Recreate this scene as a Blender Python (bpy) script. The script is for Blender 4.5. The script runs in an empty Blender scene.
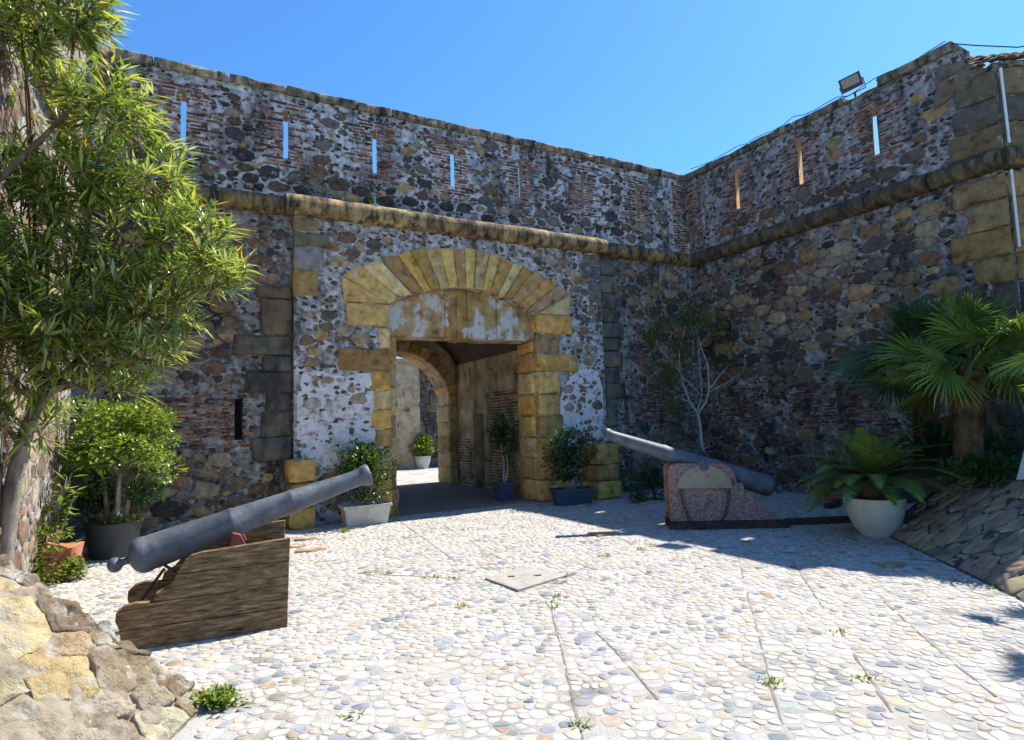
import bpy, math, random
from mathutils import Vector, noise
from math import sin, cos, pi, radians, atan2, sqrt

# ---------------------------------------------------------------- camera, sky, sun, exposure
sc = bpy.context.scene
COL = sc.collection
F_PX, PITCH, ROLL, EYE = 601.4, radians(4.96), radians(1.76), Vector((0, 0, 1.6))
cam_d = bpy.data.cameras.new('camera')
cam_d.sensor_width = 36.0
cam_d.lens = F_PX * 36.0 / 1024.0
cam_d.clip_start = 0.05
cam_d.clip_end = 2000
cam = bpy.data.objects.new('camera', cam_d)
COL.objects.link(cam)
_fwd = Vector((0, cos(PITCH), sin(PITCH)))
_up0 = Vector((0, -sin(PITCH), cos(PITCH)))
_rt = Vector((1, 0, 0)) * cos(ROLL) - _up0 * sin(ROLL)
_up = Vector((1, 0, 0)) * sin(ROLL) + _up0 * cos(ROLL)
from mathutils import Matrix
_m = Matrix((_rt, _up, -_fwd)).transposed().to_4x4()
_m.translation = EYE
cam.matrix_world = _m
sc.camera = cam

SUN = Vector((4.48, 3.08, 7.575)).normalized()
world = bpy.data.worlds.new('World')
sc.world = world
world.use_nodes = True
wn = world.node_tree.nodes
wl = world.node_tree.links
wn.clear()
sky = wn.new('ShaderNodeTexSky')
sky.sky_type = 'NISHITA'
sky.sun_disc = False
sky.sun_elevation = math.asin(SUN.z)
sky.sun_rotation = atan2(SUN.x, SUN.y)
sky.altitude = 50
sky.air_density = 1.0
sky.dust_density = 0.4
sky.ozone_density = 2.2
bg = wn.new('ShaderNodeBackground')
bg.inputs['Strength'].default_value = 0.09
wo = wn.new('ShaderNodeOutputWorld')
tint = wn.new('ShaderNodeMix'); tint.data_type = 'RGBA'; tint.blend_type = 'MULTIPLY'
tint.inputs['Factor'].default_value = 1.0
tint.inputs[7].default_value = (0.53, 0.99, 1.42, 1)          # deep clear-air blue
wl.new(sky.outputs[0], tint.inputs[6])
wl.new(tint.outputs[2], bg.inputs['Color'])
wl.new(bg.outputs[0], wo.inputs['Surface'])

sun_d = bpy.data.lights.new('sun', 'SUN')
sun_d.energy = 4.8
sun_d.angle = radians(0.5)
sun_d.color = (1.0, 0.945, 0.86)
sun = bpy.data.objects.new('sun', sun_d)
COL.objects.link(sun)
sun.rotation_euler = SUN.to_track_quat('Z', 'Y').to_euler()
sun.location = SUN * 40

sc.view_settings.view_transform = 'Standard'
sc.view_settings.look = 'None'
sc.view_settings.exposure = 1.0
sc.view_settings.gamma = 1.0
sc.view_settings.use_curve_mapping = False
sc.render.engine = 'CYCLES'
sc.cycles.max_bounces = 7
sc.cycles.diffuse_bounces = 4
sc.cycles.transparent_max_bounces = 8
sc.cycles.use_denoising = True

# ---------------------------------------------------------------- frames of the place (metres)
AZ, AZ2 = radians(61.72), radians(30.03)
C = Vector((4.46, 14.51, 0))                       # inner corner of the two walls
D = Vector((sin(AZ), cos(AZ), 0))                  # along the gate wall
N = Vector((D.y, -D.x, 0))                         # out of the gate wall
E_ = Vector((sin(AZ2), -cos(AZ2), 0))              # along the right hand flank wall
M_ = Vector((-cos(AZ2), -sin(AZ2), 0))             # out of it
UP = Vector((0, 0, 1))
def FW(u, z, o=0.0): return C + D * u + N * o + UP * z
def RW(u, z, o=0.0): return C + E_ * u + M_ * o + UP * z
LC = C + D * -12.25
def LW(u, z, o=0.0): return LC + N * u + D * o + UP * z      # left flank wall, u towards the courtyard
BC = C + E_ * 6.4
BD = Vector((0.992, -0.125, 0)).normalized()
BN = Vector((BD.y, -BD.x, 0))
def BW(u, z, o=0.0): return BC + BD * u + BN * o + UP * z    # bastion face
def PW(a, z, h=0.0): return C + D * (-4.45 - h) - N * a + UP * z   # right wall of the passage
def depth_of(p): return max(0.5, (p - EYE).dot(_fwd))
def project(p):
    q = p - EYE
    z = q.dot(_fwd)
    if z < 0.05: return None
    return 512 + F_PX * q.dot(_rt) / z, 370 - F_PX * q.dot(_up) / z
def ray(x, y): return _fwd + _rt * ((x - 512) / F_PX) + _up * ((370 - y) / F_PX)
def at(x, y, dep):
    r = ray(x, y)
    return EYE + r * (dep / r.y)
def gnd(x, y, z=0.0):
    r = ray(x, y)
    return EYE + r * ((z - EYE.z) / r.z)

# ---------------------------------------------------------------- object helpers
ORG = {}
def tag(o, label, cat, group=None, kind=None):
    if label: o['label'] = label
    if cat: o['category'] = cat
    if group: o['group'] = group
    if kind: o['kind'] = kind
    return o
def thing(name, loc, label, cat, group=None):
    o = bpy.data.objects.new(name, None)
    o.empty_display_size = 0.2
    COL.objects.link(o)
    o.location = loc
    ORG[o.name] = Vector(loc)
    return tag(o, label, cat, group)
def mk(name, V, F, mat, parent=None, col=None, smooth=True, kind=None, origin=None, label=None):
    """one mesh object from world-space vertices"""
    if origin is None:
        n = max(1, len(V))
        if parent is None:
            origin = Vector((sum(v[0] for v in V) / n, sum(v[1] for v in V) / n, min(v[2] for v in V)))
        else:
            origin = Vector((sum(v[0] for v in V) / n, sum(v[1] for v in V) / n, sum(v[2] for v in V) / n))
    ox, oy, oz = origin
    me = bpy.data.meshes.new(name)
    me.from_pydata([(v[0] - ox, v[1] - oy, v[2] - oz) for v in V], [], F)
    if smooth:
        me.polygons.foreach_set('use_smooth', [True] * len(me.polygons))
    if col is not None:
        a = me.color_attributes.new('Col', 'FLOAT_COLOR', 'POINT')
        if isinstance(col, tuple):
            a.data.foreach_set('color', list((col[0], col[1], col[2], 1.0)) * len(V))
        else:
            fl = []
            for c in col: fl.extend((c[0], c[1], c[2], 1.0))
            a.data.foreach_set('color', fl)
    me.materials.append(mat)
    if smooth and len(V) < 2500: me.set_sharp_from_angle(angle=radians(48))
    me.update()
    o = bpy.data.objects.new(name, me)
    COL.objects.link(o)
    if parent is not None:
        o.parent = parent
        o.location = Vector(origin) - ORG[parent.name]
    else:
        o.location = origin
    ORG[o.name] = Vector(origin)
    if kind: o['kind'] = kind
    if label: o['label'] = label
    return o
class Acc:
    def __init__(s): s.V = []; s.F = []; s.K = []
    def add(s, V, F, col=None):
        b = len(s.V)
        s.V.extend(V)
        s.F.extend([tuple(i + b for i in f) for f in F])
        if col is not None:
            if isinstance(col, tuple): s.K.extend([col] * len(V))
            else: s.K.extend(col)
    def build(s, name, mat, parent=None, **k):
        return mk(name, s.V, s.F, mat, parent, col=s.K if s.K else None, **k)
def box_geo(fr, u0, u1, z0, z1, o0, o1):
    V = [fr(u, z, o) for o in (o0, o1) for z in (z0, z1) for u in (u0, u1)]
    return V, [(0, 1, 3, 2), (5, 4, 6, 7), (0, 2, 6, 4), (1, 5, 7, 3), (2, 3, 7, 6), (0, 4, 5, 1)]
def world_fr(o, ax=Vector((1, 0, 0)), az=Vector((0, 0, 1)), ay=Vector((0, 1, 0))):
    o = Vector(o)
    return lambda a, b, h=0.0: o + ax * a + az * b + ay * h
def tube_geo(path, radii, n=8, cap=True):
    path = [Vector(p) for p in path]
    V = []; F = []
    prev = None
    for i, p in enumerate(path):
        if i == 0: t = path[1] - p
        elif i == len(path) - 1: t = p - path[i - 1]
        else: t = path[i + 1] - path[i - 1]
        t.normalize()
        if prev is None:
            a = Vector((0, 0, 1)) if abs(t.z) < 0.9 else Vector((1, 0, 0))
            x = t.cross(a).normalized()
        else:
            x = (prev - t * prev.dot(t)).normalized()
        y = t.cross(x)
        prev = x
        r = radii[i] if not isinstance(radii, (int, float)) else radii
        for k in range(n):
            an = 2 * pi * k / n
            V.append(p + (x * cos(an) + y * sin(an)) * r)
    for i in range(len(path) - 1):
        for k in range(n):
            k2 = (k + 1) % n
            F.append((i * n + k, i * n + k2, (i + 1) * n + k2, (i + 1) * n + k))
    if cap:
        F.append(tuple(range(n - 1, -1, -1)))
        F.append(tuple((len(path) - 1) * n + k for k in range(n)))
    return V, F
def lathe_geo(o, axis, prof, n=24):
    """prof: list of (distance along axis, radius)"""
    o = Vector(o); axis = Vector(axis).normalized()
    a = Vector((0, 0, 1)) if abs(axis.z) < 0.9 else Vector((1, 0, 0))
    x = axis.cross(a).normalized(); y = axis.cross(x)
    V = []; F = []
    for d, r in prof:
        for k in range(n):
            an = 2 * pi * k / n
            V.append(o + axis * d + (x * cos(an) + y * sin(an)) * max(r, 1e-4))
    m = len(prof)
    for i in range(m - 1):
        for k in range(n):
            k2 = (k + 1) % n
            F.append((i * n + k, i * n + k2, (i + 1) * n + k2, (i + 1) * n + k))
    return V, F

# ---------------------------------------------------------------- materials
MATS = {}
def pm(name, ramp, scale=3.0, rough=0.9, bump=0.3, bscale=40.0, attr=False, stretch=(1, 1, 1), fine=None, spec=0.25, metal=0.0, detail=6.0, stain=None, bdist=0.02, chips=None):
    """noise coloured principled material in world space; attr multiplies the per-piece colour"""
    m = bpy.data.materials.new(name)
    m.use_nodes = True
    nt = m.node_tree; n = nt.nodes; l = nt.links
    b = n['Principled BSDF']
    b.inputs['Roughness'].default_value = rough
    b.inputs['Specular IOR Level'].default_value = spec
    b.inputs['Metallic'].default_value = metal
    g = n.new('ShaderNodeNewGeometry')
    mp = n.new('ShaderNodeMapping'); mp.inputs['Scale'].default_value = stretch
    l.new(g.outputs['Position'], mp.inputs['Vector'])
    t = n.new('ShaderNodeTexNoise')
    t.inputs['Scale'].default_value = scale; t.inputs['Detail'].default_value = detail; t.inputs['Roughness'].default_value = 0.62
    l.new(mp.outputs[0], t.inputs['Vector'])
    r = n.new('ShaderNodeValToRGB')
    cr = r.color_ramp
    lo, hi = 0.30, 0.70
    cr.elements[0].position = lo; cr.elements[0].color = (*ramp[0], 1)
    cr.elements[1].position = hi; cr.elements[1].color = (*ramp[-1], 1)
    for i, c in enumerate(ramp[1:-1]):
        e = cr.elements.new(lo + (hi - lo) * (i + 1) / (len(ramp) - 1)); e.color = (*c, 1)
    l.new(t.outputs['Fac'], r.inputs['Fac'])
    out = r.outputs['Color']
    if attr:
        a = n.new('ShaderNodeVertexColor'); a.layer_name = 'Col'
        mx = n.new('ShaderNodeMix'); mx.data_type = 'RGBA'; mx.blend_type = 'MULTIPLY'
        mx.inputs['Factor'].default_value = 1.0
        l.new(a.outputs['Color'], mx.inputs[6]); l.new(out, mx.inputs[7])
        out = mx.outputs[2]
    cheight = None
    if chips:      # (scale, share of cells that are chips, dark colour, light colour): stone chips too small to build
        cs, dens, cd_, cl_ = chips
        tn = n.new('ShaderNodeTexNoise'); tn.inputs['Scale'].default_value = 11.0; tn.inputs['Detail'].default_value = 3.0
        l.new(g.outputs['Position'], tn.inputs['Vector'])
        va = n.new('ShaderNodeVectorMath'); va.operation = 'MULTIPLY_ADD'
        va.inputs[1].default_value = (0.10, 0.10, 0.10)
        l.new(tn.outputs['Color'], va.inputs[0]); l.new(g.outputs['Position'], va.inputs[2])
        mp3 = n.new('ShaderNodeMapping'); mp3.inputs['Scale'].default_value = (1, 1, 1.6)
        l.new(va.outputs[0], mp3.inputs['Vector'])
        vo = n.new('ShaderNodeTexVoronoi'); vo.inputs['Scale'].default_value = cs
        l.new(mp3.outputs[0], vo.inputs['Vector'])
        sp = n.new('ShaderNodeSeparateColor'); l.new(vo.outputs['Color'], sp.inputs[0])
        lt = n.new('ShaderNodeMath'); lt.operation = 'LESS_THAN'; lt.inputs[1].default_value = dens
        l.new(sp.outputs[0], lt.inputs[0])
        ed = n.new('ShaderNodeMapRange'); ed.inputs['From Min'].default_value = 0.50; ed.inputs['From Max'].default_value = 0.36
        l.new(vo.outputs['Distance'], ed.inputs['Value'])
        mu = n.new('ShaderNodeMath'); mu.operation = 'MULTIPLY'
        l.new(lt.outputs[0], mu.inputs[0]); l.new(ed.outputs[0], mu.inputs[1])
        cm = n.new('ShaderNodeMix'); cm.data_type = 'RGBA'
        cm.inputs[6].default_value = (*cd_, 1); cm.inputs[7].default_value = (*cl_, 1)
        pw = n.new('ShaderNodeMath'); pw.operation = 'POWER'; pw.inputs[1].default_value = 2.0
        l.new(sp.outputs[1], pw.inputs[0]); l.new(pw.outputs[0], cm.inputs['Factor'])
        mxc = n.new('ShaderNodeMix'); mxc.data_type = 'RGBA'
        l.new(mu.outputs[0], mxc.inputs['Factor']); l.new(out, mxc.inputs[6]); l.new(cm.outputs[2], mxc.inputs[7])
        out = mxc.outputs[2]
        cheight = mu.outputs[0]
    if stain:      # (colour, scale, stretch, threshold, softness)
        sc_, ss, sst, th, so = stain
        mp2 = n.new('ShaderNodeMapping'); mp2.inputs['Scale'].default_value = sst; mp2.inputs['Location'].default_value = (3.1, 7.7, 1.3)
        l.new(g.outputs['Position'], mp2.inputs['Vector'])
        t2 = n.new('ShaderNodeTexNoise'); t2.inputs['Scale'].default_value = ss; t2.inputs['Detail'].default_value = 8.0; t2.inputs['Roughness'].default_value = 0.68
        l.new(mp2.outputs[0], t2.inputs['Vector'])
        mr = n.new('ShaderNodeMapRange'); mr.inputs['From Min'].default_value = th - so; mr.inputs['From Max'].default_value = th + so
        l.new(t2.outputs['Fac'], mr.inputs['Value'])
        mx = n.new('ShaderNodeMix'); mx.data_type = 'RGBA'
        l.new(mr.outputs[0], mx.inputs['Factor'])
        l.new(out, mx.inputs[6]); mx.inputs[7].default_value = (*sc_, 1)
        out = mx.outputs[2]
    l.new(out, b.inputs['Base Color'])
    if bump:
        t3 = n.new('ShaderNodeTexNoise'); t3.inputs['Scale'].default_value = bscale; t3.inputs['Detail'].default_value = 7.0; t3.inputs['Roughness'].default_value = 0.7
        l.new(g.outputs['Position'], t3.inputs['Vector'])
        bp = n.new('ShaderNodeBump'); bp.inputs['Strength'].default_value = bump; bp.inputs['Distance'].default_value = bdist
        if cheight is not None:
            ad = n.new('ShaderNodeMath'); ad.operation = 'MULTIPLY_ADD'; ad.inputs[1].default_value = 0.45
            l.new(cheight, ad.inputs[0]); l.new(t3.outputs['Fac'], ad.inputs[2]); l.new(ad.outputs[0], bp.inputs['Height'])
        else:
            l.new(t3.outputs['Fac'], bp.inputs['Height'])
        l.new(bp.outputs[0], b.inputs['Normal'])
    MATS[name] = m
    return m
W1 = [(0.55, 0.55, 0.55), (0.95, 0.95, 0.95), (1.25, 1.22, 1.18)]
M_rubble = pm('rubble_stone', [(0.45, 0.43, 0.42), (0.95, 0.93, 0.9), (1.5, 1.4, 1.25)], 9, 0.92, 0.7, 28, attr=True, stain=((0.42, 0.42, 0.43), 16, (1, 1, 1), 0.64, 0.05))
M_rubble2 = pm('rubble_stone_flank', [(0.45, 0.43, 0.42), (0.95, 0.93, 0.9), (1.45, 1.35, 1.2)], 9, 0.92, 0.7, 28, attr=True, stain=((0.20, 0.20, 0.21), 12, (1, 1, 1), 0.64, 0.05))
M_lime = pm('lime_mortar', [(0.10, 0.10, 0.10), (0.30, 0.295, 0.285), (0.54, 0.53, 0.51), (0.72, 0.71, 0.69), (0.80, 0.79, 0.77)], 9, 0.95, 1.0, 14, detail=10, stain=((0.05, 0.047, 0.045), 1.5, (1.5, 1.5, 0.6), 0.57, 0.09), bdist=0.06, chips=(9.0, 0.5, (0.05, 0.04, 0.035), (0.30, 0.2, 0.11)))
M_mortar_c = pm('weathered_mortar', [(0.06, 0.057, 0.054), (0.19, 0.18, 0.17), (0.36, 0.345, 0.325), (0.56, 0.54, 0.51)], 8.5, 0.95, 1.0, 14, detail=10, stain=((0.04, 0.037, 0.034), 1.5, (1.4, 1.4, 0.7), 0.555, 0.09), bdist=0.06, chips=(8.5, 0.55, (0.05, 0.04, 0.033), (0.30, 0.21, 0.12)))
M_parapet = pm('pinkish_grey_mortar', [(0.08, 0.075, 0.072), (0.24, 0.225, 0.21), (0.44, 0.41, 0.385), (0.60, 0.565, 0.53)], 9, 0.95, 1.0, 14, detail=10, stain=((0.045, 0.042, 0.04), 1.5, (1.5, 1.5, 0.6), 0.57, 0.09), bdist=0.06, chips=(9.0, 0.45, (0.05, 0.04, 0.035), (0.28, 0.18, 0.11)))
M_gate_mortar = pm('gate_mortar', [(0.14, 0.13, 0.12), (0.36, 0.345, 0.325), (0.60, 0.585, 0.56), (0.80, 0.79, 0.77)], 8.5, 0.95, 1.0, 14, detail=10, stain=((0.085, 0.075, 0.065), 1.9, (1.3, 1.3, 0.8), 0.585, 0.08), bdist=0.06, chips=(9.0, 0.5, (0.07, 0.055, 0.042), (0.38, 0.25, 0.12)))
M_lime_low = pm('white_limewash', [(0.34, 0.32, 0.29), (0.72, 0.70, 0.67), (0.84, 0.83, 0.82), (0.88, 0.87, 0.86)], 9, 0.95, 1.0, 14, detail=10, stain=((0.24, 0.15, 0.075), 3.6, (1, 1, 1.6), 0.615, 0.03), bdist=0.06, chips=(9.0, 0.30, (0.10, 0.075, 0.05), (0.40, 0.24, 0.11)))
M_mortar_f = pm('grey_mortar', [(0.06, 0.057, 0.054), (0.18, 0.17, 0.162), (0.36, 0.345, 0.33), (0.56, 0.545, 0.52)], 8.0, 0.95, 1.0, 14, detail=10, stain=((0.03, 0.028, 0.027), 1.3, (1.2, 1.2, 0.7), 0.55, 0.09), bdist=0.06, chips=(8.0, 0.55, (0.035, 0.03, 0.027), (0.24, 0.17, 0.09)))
M_ashlar = pm('ochre_ashlar', [(0.34, 0.29, 0.24), (0.82, 0.77, 0.70), (1.02, 0.99, 0.95), (1.3, 1.3, 1.3)], 6.5, 0.92, 1.0, 16, attr=True, detail=12, stain=((0.58, 0.55, 0.50), 4.5, (1, 1, 0.6), 0.645, 0.03), bdist=0.04)
M_reveal = pm('gold_glow_slit_reveal', [(0.34, 0.2, 0.07), (0.5, 0.32, 0.12), (0.6, 0.42, 0.2)], 6, 0.95, 0.5, 20)  # golden light inside the slits, put into the colour of the reveals
M_lintel = pm('plastered_lintel', [(0.35, 0.30, 0.25), (0.85, 0.8, 0.72), (1.1, 1.05, 1.0), (1.4, 1.38, 1.4)], 4.5, 0.9, 0.9, 13, attr=True, detail=9, stain=((0.60, 0.58, 0.54), 2.6, (1, 1, 0.7), 0.53, 0.03), bdist=0.04)
M_ashlar_dark = pm('weathered_ashlar', [(0.4, 0.38, 0.36), (1.0, 0.97, 0.9), (1.5, 1.4, 1.2)], 4, 0.92, 0.5, 30, attr=True, stain=((0.035, 0.034, 0.034), 2.4, (1.4, 1.4, 0.6), 0.55, 0.09))
M_cordon = pm('cordon_stone', [(0.5, 0.46, 0.4), (1.0, 0.95, 0.85), (1.35, 1.25, 1.05)], 5, 0.9, 0.45, 30, attr=True, stain=((0.03, 0.028, 0.025), 3.4, (2.2, 2.2, 0.6), 0.50, 0.12))
M_brick = pm('thin_brick', [(0.4, 0.4, 0.4), (1, 1, 1), (1.35, 1.3, 1.25)], 12, 0.92, 0.4, 40, attr=True, stain=((0.38, 0.37, 0.36), 7, (1, 1, 1), 0.62, 0.06))
M_tile = pm('roof_tile', [(0.6, 0.6, 0.6), (1, 1, 1), (1.3, 1.25, 1.15)], 8, 0.9, 0.4, 40, attr=True)
M_cobble = pm('river_cobble', [(0.62, 0.60, 0.58), (0.95, 0.94, 0.93), (1.18, 1.16, 1.13)], 11, 0.7, 0.25, 45, attr=True, spec=0.2, bdist=0.008, detail=9, stain=((0.42, 0.395, 0.35), 2.4, (1, 1, 1), 0.62, 0.06))
M_bed = pm('cobble_mortar', [(0.31, 0.285, 0.245), (0.41, 0.385, 0.345), (0.47, 0.445, 0.405)], 2.5, 0.95, 0.8, 60, stain=((0.22, 0.19, 0.145), 1.6, (1, 1, 1), 0.62, 0.08))
M_joint = pm('dirt_joint', [(0.13, 0.112, 0.088), (0.3, 0.275, 0.24)], 12, 0.95, 0.5, 60)
M_rev_l = pm('sunlit_revetment_stone', [(0.30, 0.26, 0.22), (0.85, 0.80, 0.72), (1.0, 0.98, 0.95), (1.2, 1.2, 1.2)], 7, 0.93, 1.0, 12, attr=True, detail=10, stain=((0.46, 0.43, 0.38), 4.5, (1, 1, 1), 0.58, 0.05), bdist=0.08)
M_rev_mortar = pm('revetment_mortar', [(0.10, 0.08, 0.055), (0.30, 0.25, 0.18), (0.46, 0.42, 0.36)], 9, 0.95, 1.0, 30, bdist=0.03)
M_rev_r = pm('slope_stone', [(0.45, 0.45, 0.45), (0.95, 0.94, 0.92), (1.35, 1.3, 1.2)], 6, 0.92, 0.7, 22, attr=True)
M_rev_rm = pm('slope_joint', [(0.03, 0.027, 0.02), (0.08, 0.073, 0.058), (0.17, 0.16, 0.14)], 7, 0.95, 0.8, 30)
M_soil = pm('dark_soil', [(0.03, 0.022, 0.015), (0.07, 0.05, 0.035)], 10, 1.0, 0.8, 40)
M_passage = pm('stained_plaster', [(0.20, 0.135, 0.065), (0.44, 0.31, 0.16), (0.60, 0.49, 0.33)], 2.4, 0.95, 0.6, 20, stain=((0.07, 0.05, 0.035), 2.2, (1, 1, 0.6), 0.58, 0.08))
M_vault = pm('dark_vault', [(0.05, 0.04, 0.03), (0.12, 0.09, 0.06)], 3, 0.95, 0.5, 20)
M_floor_p = pm('passage_brick_floor', [(0.13, 0.085, 0.065), (0.24, 0.165, 0.13), (0.36, 0.28, 0.23)], 5, 0.85, 0.6, 30, stretch=(1, 3, 1))
M_iron = pm('painted_gun_iron', [(0.04, 0.047, 0.058), (0.07, 0.08, 0.095), (0.10, 0.112, 0.13), (0.15, 0.16, 0.175)], 6, 0.52, 0.6, 40, spec=0.4, detail=10, stain=((0.12, 0.075, 0.05), 9, (1, 1, 1), 0.645, 0.04), bdist=0.008)
M_wood = pm('weathered_wood', [(0.035, 0.02, 0.009), (0.13, 0.078, 0.038), (0.23, 0.15, 0.078), (0.38, 0.27, 0.155)], 3.0, 0.9, 0.8, 30, stretch=(2.2, 4, 17), detail=12, stain=((0.20, 0.13, 0.07), 6, (1, 1, 4), 0.62, 0.04))
M_woodend = pm('old_beam', [(0.02, 0.015, 0.012), (0.06, 0.045, 0.035), (0.1, 0.08, 0.06)], 6, 0.9, 0.5, 30)
M_granite = pm('pink_granite', [(0.10, 0.065, 0.055), (0.27, 0.17, 0.145), (0.42, 0.29, 0.25)], 26, 0.85, 0.4, 60, stain=((0.05, 0.035, 0.03), 2.2, (1, 1, 1), 0.62, 0.06))
M_plate = pm('rusty_plate', [(0.22, 0.175, 0.11), (0.30, 0.25, 0.17), (0.36, 0.31, 0.22)], 4, 0.7, 0.2, 50, stain=((0.16, 0.06, 0.015), 5, (1, 1, 1), 0.62, 0.05))
M_rust = pm('red_oxide_iron', [(0.14, 0.04, 0.025), (0.22, 0.075, 0.05), (0.28, 0.12, 0.085)], 8, 0.75, 0.3, 60)
M_chain = pm('chain_iron', [(0.03, 0.035, 0.045), (0.08, 0.09, 0.1)], 20, 0.6, 0.2, 60, metal=0.3)
M_white_pot = pm('cream_pot', [(0.52, 0.47, 0.38), (0.62, 0.57, 0.47), (0.68, 0.63, 0.53)], 5, 0.55, 0.1, 50, spec=0.35)
M_black_pot = pm('black_plastic_pot', [(0.022, 0.027, 0.035), (0.035, 0.042, 0.052), (0.05, 0.06, 0.07)], 5, 0.5, 0.1, 40, spec=0.4)
M_blue_box = pm('slate_planter', [(0.04, 0.06, 0.09), (0.06, 0.085, 0.12)], 5, 0.6, 0.1, 40)
M_beige_box = pm('beige_planter', [(0.42, 0.38, 0.31), (0.55, 0.51, 0.43), (0.6, 0.56, 0.48)], 5, 0.75, 0.15, 40)
M_terra = pm('terracotta', [(0.32, 0.11, 0.06), (0.45, 0.17, 0.10), (0.5, 0.24, 0.16)], 6, 0.85, 0.2, 40)
M_striped = pm('striped_pot', [(0.25, 0.11, 0.06), (0.4, 0.2, 0.12), (0.5, 0.45, 0.4)], 4, 0.8, 0.2, 40, stretch=(1, 1, 6))
M_metal_dark = pm('dark_metal', [(0.02, 0.022, 0.025), (0.05, 0.052, 0.055)], 10, 0.5, 0.1, 40, spec=0.4)
M_lens = pm('lamp_glass', [(0.2, 0.2, 0.18), (0.26, 0.255, 0.23)], 3, 0.25, 0.0, spec=0.5)
M_pvc = pm('white_pipe', [(0.6, 0.62, 0.65), (0.75, 0.77, 0.8)], 6, 0.5, 0.05, 40)
M_cable = pm('black_cable', [(0.015, 0.015, 0.02), (0.03, 0.03, 0.035)], 10, 0.6, 0.0)
M_cover = pm('concrete_cover', [(0.26, 0.235, 0.2), (0.34, 0.31, 0.27), (0.40, 0.37, 0.33)], 9, 0.85, 0.4, 60)
M_slab = pm('terracotta_slab', [(0.30, 0.19, 0.12), (0.42, 0.29, 0.2), (0.5, 0.38, 0.28)], 6, 0.9, 0.4, 40)
M_panel = pm('pale_panel', [(0.34, 0.34, 0.33), (0.42, 0.42, 0.41)], 5, 0.5, 0.05, 30)
M_bark = pm('pale_bark', [(0.12, 0.095, 0.07), (0.26, 0.22, 0.18), (0.42, 0.38, 0.33)], 10, 0.9, 0.5, 40, stretch=(1, 1, 0.35))
M_bark_d = pm('brown_bark', [(0.05, 0.035, 0.02), (0.13, 0.09, 0.05), (0.22, 0.16, 0.1)], 12, 0.9, 0.5, 40)
M_bark_w = pm('white_bark', [(0.2, 0.18, 0.16), (0.36, 0.34, 0.31), (0.5, 0.48, 0.45)], 8, 0.85, 0.3, 40)
M_fibre = pm('palm_fibre', [(0.025, 0.018, 0.01), (0.08, 0.055, 0.03), (0.16, 0.11, 0.06)], 14, 0.95, 0.8, 40, stretch=(1, 1, 0.5))
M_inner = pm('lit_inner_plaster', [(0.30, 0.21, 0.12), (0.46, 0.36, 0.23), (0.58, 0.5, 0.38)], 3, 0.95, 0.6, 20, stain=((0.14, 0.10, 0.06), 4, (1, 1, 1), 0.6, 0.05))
M_black = pm('doorway_shade', [(0.012, 0.01, 0.009), (0.03, 0.025, 0.02)], 5, 0.8, 0.2, 30)  # near-black standing in for the shade of open doorways
def leaf_mat(name, trans=0.3, rough=0.42, spec=0.45):
    m = bpy.data.materials.new(name); m.use_nodes = True
    nt = m.node_tree; n = nt.nodes; l = nt.links
    b = n['Principled BSDF']; b.inputs['Roughness'].default_value = rough; b.inputs['Specular IOR Level'].default_value = spec
    a = n.new('ShaderNodeVertexColor'); a.layer_name = 'Col'
    l.new(a.outputs['Color'], b.inputs['Base Color'])
    tr = n.new('ShaderNodeBsdfTranslucent')
    hs = n.new('ShaderNodeMix'); hs.data_type = 'RGBA'; hs.blend_type = 'MULTIPLY'; hs.inputs['Factor'].default_value = 1
    hs.inputs[7].default_value = (1.6, 1.45, 0.7, 1)
    l.new(a.outputs['Color'], hs.inputs[6]); l.new(hs.outputs[2], tr.inputs['Color'])
    mx = n.new('ShaderNodeMixShader'); mx.inputs[0].default_value = trans
    l.new(b.outputs[0], mx.inputs[1]); l.new(tr.outputs[0], mx.inputs[2])
    l.new(mx.outputs[0], n['Material Output'].inputs['Surface'])
    return m
M_leaf = leaf_mat('glossy_leaf', 0.38, 0.27, 0.8)
M_leaf_soft = leaf_mat('soft_leaf', 0.35, 0.55, 0.3)
M_palm = leaf_mat('palm_leaf', 0.28, 0.45, 0.4)

# ---------------------------------------------------------------- stones
def darts(rng, area, n_try, rfun, asp=1.0, rmax=0.3):
    """variable radius dart throwing in (a, b); b is scaled by asp so pieces come out wider than tall"""
    a0, a1, b0, b1 = area
    cell = rmax
    grid = {}
    pts = []
    for it in range(n_try):
        a = rng.uniform(a0, a1); b = rng.uniform(b0, b1)
        r = rfun(a, b)
        if r is None: continue
        if isinstance(r, (list, tuple)):          # graded sizes: large ones first
            r = r[min(len(r) - 1, int((it / n_try) ** 0.6 * len(r)))] * rng.uniform(0.85, 1.15)
        x, y = a, b * asp
        gx, gy = int(x // cell), int(y // cell)
        ok = True
        for i in (gx - 1, gx, gx + 1):
            for j in (gy - 1, gy, gy + 1):
                for (px, py, prr) in grid.get((i, j), ()):
                    d = (r + prr) * 0.5
                    if (px - x) ** 2 + (py - y) ** 2 < d * d: ok = False; break
                if not ok: break
            if not ok: break
        if ok:
            grid.setdefault((gx, gy), []).append((x, y, r))
            pts.append((x, y, r))
    return pts, grid, cell
def clip(poly, nx, ny, d):
    out = []
    m = len(poly)
    for i in range(m):
        p = poly[i]; q = poly[(i + 1) % m]
        dp = p[0] * nx + p[1] * ny - d
        dq = q[0] * nx + q[1] * ny - d
        if dp <= 0: out.append(p)
        if (dp < 0 < dq) or (dq < 0 < dp):
            t = dp / (dp - dq)
            out.append((p[0] + (q[0] - p[0]) * t, p[1] + (q[1] - p[1]) * t))
    return out
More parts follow.
